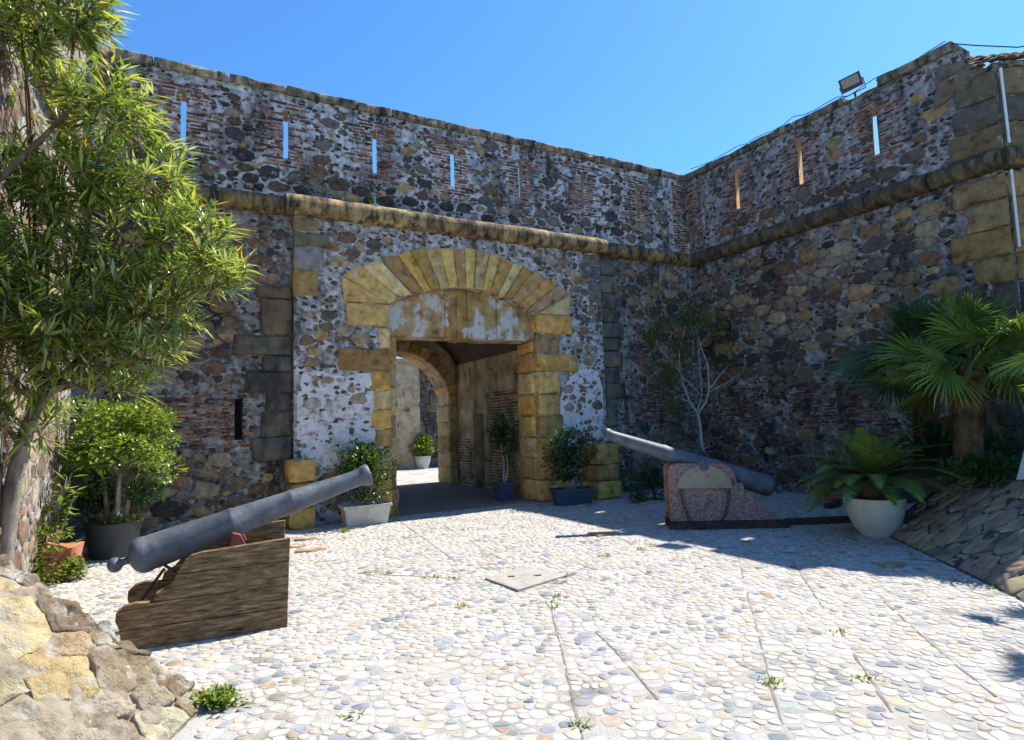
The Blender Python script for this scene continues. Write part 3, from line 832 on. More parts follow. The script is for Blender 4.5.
# passage behind the gate: side walls, vault, inner arch
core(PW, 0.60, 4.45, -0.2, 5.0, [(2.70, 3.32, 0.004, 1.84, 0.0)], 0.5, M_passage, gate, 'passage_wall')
V, F = box_geo(PW, 2.72, 3.30, 0.0, 1.82, -0.42, -0.38)
mk('passage_doorway_shade', V, F, M_black, gate, smooth=False)  # dark sheet painted as the shade inside the side opening
V, F = box_geo(FW, -8.5, -8.0, -0.2, 5.0, -4.45, -0.6)
mk('passage_wall', V, F, M_passage, gate, smooth=False)
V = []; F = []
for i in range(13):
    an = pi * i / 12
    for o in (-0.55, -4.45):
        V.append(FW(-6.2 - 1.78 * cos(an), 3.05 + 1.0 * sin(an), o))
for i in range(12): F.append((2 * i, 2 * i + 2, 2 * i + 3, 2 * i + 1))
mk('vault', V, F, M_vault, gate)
brick_panel(rng, gate, PW, 1.0, 2.45, 0.05, 2.35, [], pitch=0.07, o=0.0, keep=0.96, dark=0.95)
brick_panel(rng, gate, PW, 3.4, 4.4, 0.05, 1.2, [], pitch=0.07, o=0.0, keep=0.9, dark=0.9)
IA = -6.05
V = []; F = []
def iarc(i, n=16, r=1.42):
    an = pi * i / n
    return IA - r * cos(an), 2.10 + r * sin(an)
add_box(FW, -8.5, IA - 1.42, -0.2, 2.10, -5.3, -4.42)
add_box(FW, IA + 1.42, -3.9, -0.2, 2.10, -5.3, -4.42)
add_box(FW, -8.5, IA - 1.42, 2.10, 5.05, -5.3, -4.42)
add_box(FW, IA + 1.42, -3.9, 2.10, 5.05, -5.3, -4.42)
for i in range(16):
    a, b = iarc(i), iarc(i + 1)
    base = len(V)
    for o in (-4.42, -5.3): V.extend([FW(a[0], a[1], o), FW(b[0], b[1], o), FW(b[0], 5.05, o), FW(a[0], 5.05, o)])
    F.extend([(base, base + 1, base + 2, base + 3), (base + 4, base + 7, base + 6, base + 5), (base, base + 4, base + 5, base + 1)])
mk('inner_wall_core', V, F, M_passage, gate, smooth=False)
for i in range(16):
    a0, a1 = iarc(i + 0.06), iarc(i + 0.94); b1, b0 = iarc(i + 0.94, r=1.72), iarc(i + 0.06, r=1.72)
    V, F = block_geo(rng, [a0, a1, b1, b0], FW, -5.28, -4.36 + rng.uniform(0, .03), 0.02, 0.008, 2)
    V = [v for v in V]
    mk('inner_voussoir', V, F, M_ashlar, gate, col=vary(rng, rng.choice(OC), 0.2))
z = 0.0
for hgt in (0.45, 0.4, 0.42, 0.4, 0.43):
    fr = lambda a, b, h: C + D * (IA + 1.42 - h) - N * a + UP * b
    V, F = block_geo(rng, rect(4.36, 5.28, z + .006, z + hgt - .006), fr, -0.2, 0.03 + rng.uniform(0, .03), 0.025, 0.012, 3)
    mk('inner_jamb_stone', V, F, M_ashlar, gate, col=vary(rng, rng.choice(OC), 0.2))
    z += hgt

# ---------------------------------------------------------------- the flank wall on the right
rng = random.Random(37)
flank = thing('flank_wall', RW(3, 0, 0), 'tall dark rubble wall in shade running from the inner corner towards the palms', 'wall', 'flank walls beside the gate')
RS_U = [1.51, 3.07, 4.57]
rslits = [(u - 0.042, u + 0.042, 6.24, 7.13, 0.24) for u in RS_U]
rlow = (3.44, 3.57, 1.38, 2.18, 0.0)
rlow2 = (0.55, 0.67, 1.4, 2.15, 0.0)
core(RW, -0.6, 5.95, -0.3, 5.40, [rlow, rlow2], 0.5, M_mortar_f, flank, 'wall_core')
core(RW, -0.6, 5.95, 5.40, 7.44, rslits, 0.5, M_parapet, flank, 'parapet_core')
V, F = box_geo(RW, -0.6, 9.0, 5.0, 5.25, -4.0, -0.45)
mk('terrace_slab', V, F, M_vault, flank, smooth=False)
rpan = [(u - 0.45, u + 0.45, 6.1, 7.25) for u in RS_U]
rlp = [(2.5, 4.4, 1.3, 2.25), (0.3, 1.9, 1.3, 2.3)]
def ok_r(u, z):
    if not (0.03 < u < 5.75 and 0 < z < 7.42): return False
    if 5.18 < z < 5.6: return False
    for r in rpan:
        if in_rect(u, z, r, -0.05): return False
    for r in rlp:
        if in_rect(u, z, r, -0.04): return False
    if u < 0.5 and z > 5.6: return False
    return True
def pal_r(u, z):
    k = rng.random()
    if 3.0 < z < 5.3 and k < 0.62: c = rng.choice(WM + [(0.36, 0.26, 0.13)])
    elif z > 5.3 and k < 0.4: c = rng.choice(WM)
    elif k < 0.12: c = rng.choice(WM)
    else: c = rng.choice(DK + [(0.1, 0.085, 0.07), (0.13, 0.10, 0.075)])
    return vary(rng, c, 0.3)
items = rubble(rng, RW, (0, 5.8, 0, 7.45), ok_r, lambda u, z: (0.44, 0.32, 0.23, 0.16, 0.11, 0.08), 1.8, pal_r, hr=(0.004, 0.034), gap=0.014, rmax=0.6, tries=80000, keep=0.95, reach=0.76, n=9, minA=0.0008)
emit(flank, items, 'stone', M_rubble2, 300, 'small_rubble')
for r, s in zip(rpan, rslits): brick_panel(rng, flank, RW, r[0] + .05, r[1] - .05, r[2], r[3], [s])
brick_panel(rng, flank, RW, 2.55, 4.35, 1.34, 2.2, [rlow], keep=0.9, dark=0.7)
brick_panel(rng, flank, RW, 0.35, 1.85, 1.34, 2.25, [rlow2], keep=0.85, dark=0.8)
brick_panel(rng, flank, RW, 0.03, 0.45, 5.62, 7.25, [], ragged=0.0)
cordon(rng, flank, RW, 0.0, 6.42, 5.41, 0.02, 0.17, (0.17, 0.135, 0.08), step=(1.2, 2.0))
coping(rng, flank, RW, -0.2, 4.05, 7.42, 7.575, -0.58, 0.06, (0.34, 0.30, 0.22))
coping(rng, flank, RW, 4.68, 5.9, 7.44, 7.60, -0.58, 0.08, (0.30, 0.27, 0.20))
V, F = block_geo(rng, rect(4.0, 4.72, 7.40, 7.50), RW, -0.5, 0.0, 0.03, 0.02, 5)
mk('broken_top', V, F, M_ashlar_dark, flank, col=(0.2, 0.18, 0.15))

# left flank wall, mostly behind the oleander
rng = random.Random(41)
lflank = thing('flank_wall', LW(3, 0, 0), 'sunlit pale rubble wall behind the oleander', 'wall', 'flank walls beside the gate')
core(LW, -0.5, 7.0, -0.3, 7.44, [], 0.5, M_parapet, lflank, 'wall_core')
def pal_l(u, z): return vary(rng, rng.choice([(0.22, 0.155, 0.11), (0.26, 0.2, 0.15), (0.18, 0.12, 0.08), (0.25, 0.215, 0.175), (0.14, 0.095, 0.065)]), 0.25)
def ok_l(u, z): return 0.05 < u < 6 and 0 < z < 7.4 and not (5.18 < z < 5.6)
items = rubble(rng, LW, (0, 6, 0, 7.45), ok_l, lambda u, z: (0.45, 0.32, 0.22, 0.14), 1.6, pal_l, hr=(0.003, 0.018), gap=0.025, rmax=0.6, tries=20000, reach=0.72, n=8)
emit(lflank, items, 'stone', M_rubble, 300, 'small_rubble')
cordon(rng, lflank, LW, 0.0, 6.4, 5.41, 0.02, 0.17, CT)
coping(rng, lflank, LW, -0.2, 6.4, 7.42, 7.575, -0.58, 0.06, (0.36, 0.31, 0.22))

# bastion corner of big dressed blocks at the right edge
rng = random.Random(43)
bast = thing('bastion_corner', BW(0.3, 0, 0), 'corner of large weathered sandstone blocks with a cordon, at the end of the shaded wall', 'wall')
V, F = box_geo(BW, -0.02, 7.0, -0.3, 6.9, -3.0, -0.02)
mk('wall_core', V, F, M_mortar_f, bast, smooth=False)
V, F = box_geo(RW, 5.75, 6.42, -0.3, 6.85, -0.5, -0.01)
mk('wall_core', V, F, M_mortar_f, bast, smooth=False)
BQ_UP = [(0.13, 0.12, 0.10), (0.17, 0.145, 0.10), (0.10, 0.095, 0.085), (0.21, 0.165, 0.09)]
BQ_LO = [(0.42, 0.29, 0.11), (0.46, 0.33, 0.14), (0.36, 0.25, 0.10), (0.32, 0.23, 0.12)]
BQ_DK = [(0.10, 0.09, 0.08), (0.13, 0.115, 0.09), (0.085, 0.08, 0.075)]
zs = [0.0, 0.42, 0.86, 1.3, 1.72, 2.16, 2.6, 3.05, 3.5, 3.92, 4.36, 4.8, 5.2]
for i in range(len(zs) - 1):
    pal = BQ_LO if zs[i] > 3.3 else BQ_DK
    w = rng.uniform(0.55, 0.95) if i % 2 else rng.uniform(0.4, 0.6)
    V, F = block_geo(rng, rect(6.41 - w, 6.41, zs[i] + .006, zs[i + 1] - .006), RW, -0.03, 0.035 + rng.uniform(0, .03), 0.03, 0.012, 4)
    mk('ashlar_block', V, F, M_ashlar, bast, col=vary(rng, rng.choice(pal), 0.15))
    u = 0.03
    while u < 3.0:
        w = rng.uniform(0.6, 1.1)
        V, F = block_geo(rng, rect(u + .006, u + w - .006, zs[i] + .006, zs[i + 1] - .006), BW, -0.06, 0.02 + rng.uniform(0, .03), 0.03, 0.012, 4)
        mk('ashlar_block', V, F, M_ashlar, bast, col=vary(rng, rng.choice(pal), 0.15))
        u += w
zs = [5.58, 6.0, 6.42, 6.86]
for i in range(3):
    w = (0.72, 0.62, 0.56)[i]
    V, F = block_geo(rng, rect(6.41 - w, 6.41, zs[i] + .006, zs[i + 1] - .006), RW, -0.03, 0.03 + rng.uniform(0, .03), 0.03, 0.014, 4)
    mk('ashlar_block', V, F, M_ashlar, bast, col=vary(rng, BQ_UP[(i + 3) % 4], 0.15))
    u = 0.03
    while u < 3.0:
        w = rng.uniform(0.6, 1.1)
        V, F = block_geo(rng, rect(u + .006, u + w - .006, zs[i] + .006, zs[i + 1] - .006), BW, -0.06, 0.02 + rng.uniform(0, .03), 0.03, 0.014, 4)
        mk('ashlar_block', V, F, M_ashlar, bast, col=vary(rng, rng.choice(BQ_UP), 0.15))
        u += w
V, F = block_geo(rng, [(5.55, 6.6), (5.98, 6.75), (6.38, 6.9), (5.9, 7.25), (5.62, 7.3)], RW, -0.4, 0.05, 0.03, 0.02, 4)
mk('broken_top', V, F, M_ashlar, bast, col=(0.2, 0.17, 0.12))
cordon(rng, bast, BW, -0.02, 3.2, 5.41, 0.02, 0.17, (0.22, 0.17, 0.09), step=(1.2, 1.6))

# ruined tiled roof on the bastion
roof = thing('tiled_roof', BW(0.8, 6.9, -0.6), 'weathered clay tile roof end above the big sandstone corner', 'roof')
TC = [(0.36, 0.2, 0.11), (0.42, 0.27, 0.16), (0.3, 0.15, 0.08), (0.4, 0.33, 0.25), (0.25, 0.17, 0.11)]
for row in range(5):
    n_ = 18
    for k in range(n_):
        u = -0.50 + k * 0.17 + rng.uniform(-.015, .015) + 0.05 * (row % 2)
        if u < -0.5 + row * 0.12: continue
        V = []; F = []
        o0 = 0.14 - row * 0.17 + min(0.0, u) * 1.4; z0 = 6.92 + row * 0.10 + rng.uniform(-.012, .012)
        for i in range(2):
            for q in range(7):
                an = pi * q / 6
                V.append(BW(u - cos(an) * (0.085 - .012 * i), z0 + 0.03 + sin(an) * 0.055 + i * 0.13, o0 - i * 0.34))
        for i in range(2):
            for q in range(7):
                an = pi * q / 6
                V.append(BW(u - cos(an) * (0.068 - .012 * i), z0 + 0.03 + sin(an) * 0.038 + i * 0.13, o0 - i * 0.34))
        for q in range(6):
            F.extend([(q, q + 1, 8 + q, 7 + q), (14 + q, 21 + q, 22 + q, 15 + q), (q, 14 + q, 15 + q, q + 1)])
        mk('tile', V, F, M_tile, roof, col=vary(rng, rng.choice(TC), 0.25))
V, F = box_geo(BW, -0.02, 3.0, 6.88, 6.97, -0.9, 0.0)
mk('roof_bed', V, F, M_mortar_f, roof, smooth=False)

# building seen through the gate
rng = random.Random(47)
inner = thing('inner_building', FW(-3.4, 0, -11.2), 'sunlit ochre pillar and shaded stone wall seen through the gate passage', 'building')
V, F = box_geo(FW, -4.1, -3.17, -0.2, 3.9, -12.5, -10.9)
mk('pillar', V, F, M_inner, inner, smooth=False)
V, F = box_geo(FW, -3.17, 3.0, -0.2, 4.0, -13.0, -11.5)
mk('wall', V, F, M_lime, inner, smooth=False)
V, F = box_geo(FW, -4.3, 3.2, 3.9, 4.08, -13.2, -10.8)
mk('cornice', V, F, M_inner, inner, smooth=False)
V, F = box_geo(FW, -9.0, -4.1, -0.2, 3.6, -13.6, -13.0)
mk('wall', V, F, M_inner, inner, smooth=False)
V, F = box_geo(FW, -4.95, -4.2, 0.0, 1.5, -12.99, -12.9)
mk('recess_shade', V, F, M_black, inner, smooth=False)  # dark slab in place of a shaded doorway recess
z = 0.02
while z < 3.8:
    u = -3.15
    while u < -1.6:
        w = rng.uniform(0.3, 0.6)
        V, F = block_geo(rng, rect(u, u + w - .02, z, z + 0.28), FW, -11.52, -11.46 + rng.uniform(0, .02), 0.02, 0.01, 2)
        mk('wall_stone', V, F, M_rubble, inner, col=vary(rng, rng.choice(QD + [(0.2, 0.17, 0.13)]), 0.3))
        u += w
    z += 0.3

# ---------------------------------------------------------------- ground
rng = random.Random(53)
ground = mk('ground', [(-250, -250, 0), (250, -250, 0), (250, 250, 0), (-250, 250, 0)], [(0, 1, 2, 3)], M_bed, None, smooth=False, kind='structure', origin=Vector((0, 0, 0)))
V, F = [FW(-8.0, 0.006, 0.1), FW(-4.45, 0.006, 0.1), FW(-4.45, 0.006, -5.3), FW(-8.0, 0.006, -5.3)], [(0, 1, 2, 3)]
mk('passage_floor', V, F, M_floor_p, None, smooth=False, kind='structure')
RB0, RB1 = Vector((4.13, 5.07, 0)), Vector((4.67, 7.5, 0))
RBd = (RB1 - RB0).normalized(); RBn = Vector((RBd.y, -RBd.x, 0))     # right of the line
joints = [[(540, 592), (552, 612), (577, 714), (584, 742)], [(738, 556), (757, 630), (778, 709), (787, 742)], [(786, 552), (830, 618), (908, 736), (912, 742)],
          [(596, 632), (620, 657), (668, 710), (700, 742)], [(565, 576), (605, 559), (645, 548), (700, 540)], [(360, 574), (430, 577), (486, 580)],
          [(395, 518), (456, 562)], [(440, 524), (512, 566)], [(870, 590), (950, 660), (1024, 720)]]
JL = []
for j in joints:
    P = [gnd(*p) for p in j]
    JL.append(P)
def seg_d(x, y, a, b):
    dx, dy = b.x - a.x, b.y - a.y
    t = max(0, min(1, ((x - a.x) * dx + (y - a.y) * dy) / (dx * dx + dy * dy)))
    return sqrt((x - a.x - dx * t) ** 2 + (y - a.y - dy * t) ** 2)
MH = [gnd(485, 580), gnd(518, 592), gnd(567, 577), gnd(524, 568)]
mhc = sum(MH, Vector()) / 4
SLAB_C = gnd(604, 534)
def r_c(x, y):
    p = Vector((x, y, 0)); q = p - C
    if q.dot(N) < 0.16 or q.dot(M_) < 0.08: return None
    if q.dot(D) < -12.15: return None
    if x < -1.72 and y < 3.76: return None
    s = p - RB0
    if s.dot(RBn) > -0.03 and y < 8.2: return None
    if s.dot(RBn) > 1.2: return None
    pp = project(p)
    if pp is None or pp[0] < -220 or pp[0] > 1250 or pp[1] > 960: return None
    if (p - mhc).length < 0.36: return None
    if (p - SLAB_C).length < 0.2: return None
    for P in JL:
        for i in range(len(P) - 1):
            if min(P[i].y, P[i + 1].y) - .1 < y < max(P[i].y, P[i + 1].y) + .1 and seg_d(x, y, P[i], P[i + 1]) < 0.032: return None
    k = rng.random()
    return 0.048 + 0.058 * k * k + (0.02 if k > .94 else 0)
pts, grid, cell = darts(rng, (-9, 7, 2.0, 14.6), 300000, r_c, 1.0, 0.13)
CB_ = 0.90
CB = [(0.49, 0.465, 0.42), (0.51, 0.485, 0.45), (0.45, 0.43, 0.39), (0.53, 0.51, 0.48), (0.42, 0.41, 0.395), (0.33, 0.345, 0.36), (0.25, 0.28, 0.305), (0.19, 0.22, 0.25), (0.45, 0.385, 0.30), (0.48, 0.415, 0.33), (0.36, 0.265, 0.185), (0.30, 0.275, 0.23), (0.51, 0.475, 0.41)]
CBW = [5, 5, 4, 5, 3, 2.2, 1.8, 1.0, 1.6, 2, 0.5, 0.8, 4]
items = []
wfr = lambda a, b, h: Vector((a, b, h))
for poly in cells(rng, pts, grid, cell, 1.0, 0.92, 0.005, (-0.1, 0.1)):
    A = area_of(poly)
    if A < 0.0008: continue
    cx = sum(q[0] for q in poly) / len(poly); cy = sum(q[1] for q in poly) / len(poly)
    if rng.random() < 0.02: continue
    s = rng.uniform(0.9, 1.03)
    # flatten a little along a slowly turning direction
    an = noise.noise(Vector((cx * .5, cy * .5, 3.3))) * 3.0
    ca, sa = cos(an), sin(an); el = rng.uniform(0.78, 1.0)
    pl = []
    for q in poly:
        dx, dy = (q[0] - cx) * s, (q[1] - cy) * s
        a, b = dx * ca + dy * sa, (-dx * sa + dy * ca) * el
        pl.append((cx + a * ca - b * sa, cy + a * sa + b * ca))
    dist = sqrt(cx * cx + cy * cy)
    n = 10 if dist < 5 else (8 if dist < 8 else 6)
    h = rng.uniform(0.0015, 0.0062)
    rr = ((0.97, 0.45), (0.78, 0.88)) if dist < 8 else ((0.85, 0.75),)
    V, F = stone_geo(rng, pl, wfr, h, n, back=0.006, rings=rr, rough=0.05, base=0.0, top=1.0)
    pr_ = project(Vector((cx, cy, 0)))
    vis = 1.0 if (pr_ and -5 < pr_[0] < 1029 and pr_[1] < 745) else 0.001
    if pr_ and pr_[0] < 205 and pr_[1] > 600: vis = 0.001
    items.append((V, F, vary(rng, tuple(q * CB_ for q in rng.choices(CB, CBW)[0]), 0.10), vis * A / max(1.0, dist) ** 3))
emit(ground, items, 'cobblestone', M_cobble, 300, 'cobbles')
for P in JL:
    V = []; F = []
    Q = []
    for i in range(len(P) - 1):
        m = max(2, int((P[i + 1] - P[i]).length / 0.12))
        for k in range(m): Q.append(P[i].lerp(P[i + 1], k / m))
    Q.append(P[-1])
    for i, q in enumerate(Q):
        t = (Q[min(i + 1, len(Q) - 1)] - Q[max(i - 1, 0)]).normalized()
        nn = Vector((-t.y, t.x, 0))
        w = 0.002 + rng.uniform(0, 0.008)
        sft = nn * rng.uniform(-.006, .006)
        V.extend([q + nn * w + sft + UP * .004, q - nn * w + sft + UP * .004])
    for i in range(len(Q) - 1):
        if noise.noise(Vector((i * .21, P[0].x * 3, 1.7))) > -0.22: F.append((2 * i, 2 * i + 1, 2 * i + 3, 2 * i + 2))
    mk('paving_joint', V, F, M_joint, ground, smooth=False)

# ---------------------------------------------------------------- sloping stone revetments
def revet(name, label, fr, area, ok, rfun, asp, pal, mat, mmat, hr, n, rings, nz, gap, nmax=300, reach=0.9, nsc=7.0, seed=5):
    global rng
    rng = random.Random(seed)
    o = thing(name, fr((area[0] + area[1]) / 2, 0, 0), label, 'stone slope', 'stone faced slopes beside the courtyard')
    pts, grid, cell = darts(rng, area, 6000, rfun, asp, 0.75)
    its = []
    for poly in cells(rng, pts, grid, cell, asp, reach, gap):
        poly = clip(clip(clip(poly, 1, 0, area[1]), 0, -1, -area[2]), 0, 1, area[3])
        if len(poly) < 3: continue
        A = area_of(poly)
        if A < 0.003: continue
        cx = sum(q[0] for q in poly) / len(poly); cy = sum(q[1] for q in poly) / len(poly)
        if not ok(cx, cy): continue
        V, F = stone_geo(rng, poly, fr, rng.uniform(*hr), n, back=0.05, rings=rings, rough=0.06, nz=nz, nsc=nsc, ang=True, top=1.0)
        its.append((V, F, pal(cx, cy), A))
    emit(o, its, 'stone', mat, nmax, 'small_stones')
    return o
TL = radians(34)
def LR(a, s, h=0.0): # a along y, s up the slope to the left
    return Vector((-1.82 - s * cos(TL) + h * sin(TL), a, s * sin(TL) + h * cos(TL)))
big_r = ((1.0, 0.35), (0.97, 0.7), (0.93, 0.9), (0.8, 1.0), (0.62, 1.0), (0.44, 1.0), (0.22, 1.0))
def pal_rl(a, s):
    k = rng.random()
    if a > 3.46: c = rng.choice([(0.26, 0.21, 0.14), (0.32, 0.26, 0.17), (0.21, 0.165, 0.11)])
    elif k < 0.55: c = rng.choice([(0.54, 0.44, 0.27), (0.56, 0.47, 0.32), (0.52, 0.40, 0.23)])
    else: c = rng.choice([(0.48, 0.43, 0.34), (0.52, 0.47, 0.38), (0.42, 0.36, 0.27), (0.48, 0.40, 0.28)])
    return vary(rng, c, 0.12)
rev_l = revet('stone_revetment', 'sunlit sloping mound of big yellow and cream stones in the near corner', LR, (0.9, 3.72, 0.03, 3.2), lambda a, s: True,
              lambda a, s: (rng.choice([0.16, 0.22, 0.28]) if (a > 3.38 or s < .25) else (0.62, 0.5, 0.36, 0.24, 0.14)), 1.0, pal_rl, M_rev_l, M_rev_mortar, (0.004, 0.03), 34, big_r, 0.055, 0.010, seed=8, reach=1.35)
V = []; F = []
na, ns = 60, 60
for i in range(na + 1):
    for j in range(ns + 1):
        a = 0.5 + (3.70 - 0.5) * i / na; s = 3.3 * j / ns
        h = noise.fractal(Vector((a * 6, s * 6, 0)), 1, 2, 4) * 0.03 + (0.0 if s > .02 else -0.02)
        V.append(LR(a, s, h))
for i in range(na):
    for j in range(ns): F.append((i * (ns + 1) + j, (i + 1) * (ns + 1) + j, (i + 1) * (ns + 1) + j + 1, i * (ns + 1) + j + 1))
b = len(V)
for j in range(ns + 1): V.append(LR(3.70, 3.3 * j / ns, 0) * 1.0)
for j in range(ns + 1):
    p = LR(3.70, 3.3 * j / ns, 0); V.append(Vector((p.x, 3.86, -0.05)))
for j in range(ns): F.append((na * (ns + 1) + j, b + ns + 1 + j, b + ns + 2 + j, na * (ns + 1) + j + 1))
mk('mortar_bed', V, F, M_rev_mortar, rev_l)

TR = radians(34)
def RR(a, s, h=0.0):
    base = RB0 + RBd * a
    return base + RBn * (s * cos(TR) - h * sin(TR)) + UP * (s * sin(TR) + h * cos(TR))
def pal_rr(a, s): return vary(rng, rng.choice([(0.29, 0.25, 0.18), (0.34, 0.29, 0.20), (0.24, 0.21, 0.165), (0.38, 0.30, 0.18), (0.2, 0.18, 0.15)]), 0.2)
rev_r = revet('stone_revetment', 'shaded slope of flat grey brown stones below the fan palm', RR, (-3.2, 3.2, 0.02, 1.36), lambda a, s: True,
              lambda a, s: (0.25, 0.2, 0.16, 0.11, 0.08), 0.62, pal_rr, M_rev_r, M_rev_rm, (0.006, 0.026), 16, ((1.0, 0.5), (0.93, 0.85), (0.7, 1.0), (0.35, 1.0)), 0.022, 0.014, seed=15, reach=1.1)
V = []; F = []
for i in range(41):
    for j in range(13):
        a = -3.4 + 6.7 * i / 40; s = 1.42 * j / 12
        V.append(RR(a, s, noise.fractal(Vector((a * 6, s * 6, 5)), 1, 2, 3) * 0.015))
for i in range(40):
    for j in range(12): F.append((i * 13 + j, (i + 1) * 13 + j, (i + 1) * 13 + j + 1, i * 13 + j + 1))
mk('joint_bed', V, F, M_rev_rm, rev_r)
V = [RR(-3.4, 1.40, -.01), RR(3.3, 1.40, -.01), RR(3.3, 0, 0) + UP * -.05, RR(3.3, 1.40, -.01) + RBn * 6, RR(-3.4, 1.40, -.01) + RBn * 6, RR(3.3, 0, 0) + RBn * 7 - UP * .05]
mk('planting_bed', V, [(0, 1, 3, 4), (1, 2, 5, 3)], M_soil, None, smooth=False, kind='structure')
BED_Z = 1.40 * sin(TR)

# ---------------------------------------------------------------- cannons
rng = random.Random(61)
def plate_geo(poly, fr, o0, o1, bev=0.008):
    n = len(poly)
    cx = sum(q[0] for q in poly) / n; cy = sum(q[1] for q in poly) / n
    V = []
    def ring(k, o):
        for q in poly:
            L = sqrt((q[0] - cx) ** 2 + (q[1] - cy) ** 2)
            V.append(fr(cx + (q[0] - cx) * (1 - k / L), cy + (q[1] - cy) * (1 - k / L), o))
    ring(bev, o0); ring(0, o0 + bev); ring(0, o1 - bev); ring(bev, o1)
    F = [tuple(range(n - 1, -1, -1))]
    for k in range(3):
        for i in range(n): F.append((k * n + i, k * n + (i + 1) % n, (k + 1) * n + (i + 1) % n, (k + 1) * n + i))
    F.append(tuple(3 * n + i for i in range(n)))
    return V, F
def torus_link(c, ax, ay, r1, r2, rt, n=12, m=6):
    V = []; F = []
    az = ax.cross(ay)
    for i in range(n):
        an = 2 * pi * i / n
        rad = ax * cos(an) * r1 + ay * sin(an) * r2
        d = (ax * cos(an) + ay * sin(an)).normalized()
        for k in range(m):
            b = 2 * pi * k / m
            V.append(c + rad + d * cos(b) * rt + az * sin(b) * rt)
    for i in range(n):
        for k in range(m):
            F.append((i * m + k, ((i + 1) % n) * m + k, ((i + 1) % n) * m + (k + 1) % m, i * m + (k + 1) % m))
    return V, F
# near cannon on timber cheeks
A0 = gnd(175, 645); A0.z = 0
cd = Vector((0.9087, 0.4174, 0)); cn = Vector((-0.4174, 0.9087, 0))
def CK(u, z, o=0.0): return A0 + cd * u + cn * o + UP * z
can = thing('cannon', CK(0.4, 0, 0.3), 'grey iron cannon resting on weathered timber cheeks, its muzzle raised towards the gate', 'cannon', 'old cannons in the courtyard')
def barrel(parent, b, m, prof, knob):
    ax = (m - b); L = ax.length; ax.normalize()
    V, F = lathe_geo(b, ax, [(d * L, r) for d, r in prof], 36)
    o = mk('barrel', V, F, M_iron, parent)
    V, F = lathe_geo(b, -ax, knob, 20)
    mk('cascabel', V, F, M_iron, o)
    return o, ax, L
b0, m0 = CK(-0.28, 0.635, 0.30), CK(1.53, 1.165, 0.30)
prof = [(-0.040, 0.0), (-0.036, 0.06), (-0.024, 0.108), (-0.006, 0.134), (0.01, 0.143), (0.03, 0.143), (0.04, 0.136), (0.055, 0.139), (0.2, 0.131), (0.36, 0.121), (0.365, 0.125), (0.378, 0.125), (0.384, 0.118), (0.62, 0.1), (0.625, 0.104), (0.636, 0.104), (0.642, 0.098), (0.90, 0.077), (0.945, 0.076), (0.958, 0.082), (0.968, 0.094), (0.988, 0.098), (0.998, 0.092), (1.0, 0.084), (1.0, 0.05), (0.97, 0.047), (0.80, 0.045), (0.80, 0.0)]
bar, ax, L = barrel(can, b0, m0, prof, [(0.06, 0.05), (0.08, 0.032), (0.11, 0.026), (0.125, 0.032), (0.14, 0.048), (0.16, 0.058), (0.185, 0.058), (0.205, 0.046), (0.22, 0.022), (0.224, 0.0)])
for s in (1,):
    V, F = tube_geo([b0 + ax * (L * 0.42) + cn * (s * 0.06) - UP * 0.06, b0 + ax * (L * 0.42) + cn * (s * 0.17) - UP * 0.06], 0.045, 14)
    mk('trunnion', V, F, M_iron, can)
def cheek(o0, o1, rows, parent):
    ch = bpy.data.objects.new('carriage_cheek', None); COL.objects.link(ch)
    ch.parent = parent; p = CK(0.4, 0.0, (o0 + o1) / 2); ch.location = p - ORG[parent.name]; ORG[ch.name] = p
    for poly in rows:
        V, F = plate_geo(poly, CK, o0 + rng.uniform(-.004, .004), o1 + rng.uniform(-.004, .004), 0.006)
        mk('plank', V, F, M_wood, ch, smooth=False)
rows = [
    [(-0.34, 0.0), (0.80, 0.0), (0.803, 0.155), (-0.36, 0.155)],
    [(-0.36, 0.159), (0.804, 0.159), (0.808, 0.335), (-0.155, 0.335), (-0.27, 0.345), (-0.34, 0.33), (-0.385, 0.29), (-0.39, 0.23)],
    [(-0.15, 0.339), (0.808, 0.339), (0.813, 0.52), (0.0, 0.52), (-0.02, 0.47), (-0.06, 0.43), (-0.13, 0.40)],
    [(0.002, 0.524), (0.814, 0.524), (0.82, 0.705), (0.17, 0.665), (0.10, 0.65), (0.06, 0.62), (0.035, 0.58)]]
cheek(0.0, 0.07, rows, can)
rows2 = [[(p[0], p[1] * 1.1) for p in r] for r in rows]
cheek(0.55, 0.62, rows2, can)
V, F = box_geo(CK, 0.1, 0.22, 0.28, 0.36, 0.07, 0.55)
mk('transom', V, F, M_wood, can, smooth=False)
V, F = box_geo(CK, 0.62, 0.74, 0.25, 0.34, 0.07, 0.55)
mk('transom', V, F, M_wood, can, smooth=False)
for s, oo in ((0, 0.08), (1, 0.50)):
    V, F = plate_geo([(0.36, 0.64), (0.50, 0.64), (0.45, 0.76), (0.39, 0.78)], CK, oo, oo + 0.05, 0.006)
    mk('trunnion_bracket', V, F, M_rust, can, smooth=False)
V, F = plate_geo([(0.30, 0.60), (0.56, 0.60), (0.56, 0.66), (0.30, 0.66)], CK, 0.072, 0.13, 0.006)
mk('trunnion_bracket', V, F, M_rust, can, smooth=False)
V, F = tube_geo([CK(-0.36, 0.16, 0.16), CK(-0.22, 0.36, 0.2), CK(-0.10, 0.53, 0.24)], 0.012, 8)
mk('support_rod', V, F, M_woodend, can)
V, F = tube_geo([CK(-0.02, 0.50, 0.2), CK(-0.10, 0.55, 0.26)], 0.012, 8)
mk('support_rod', V, F, M_woodend, can)

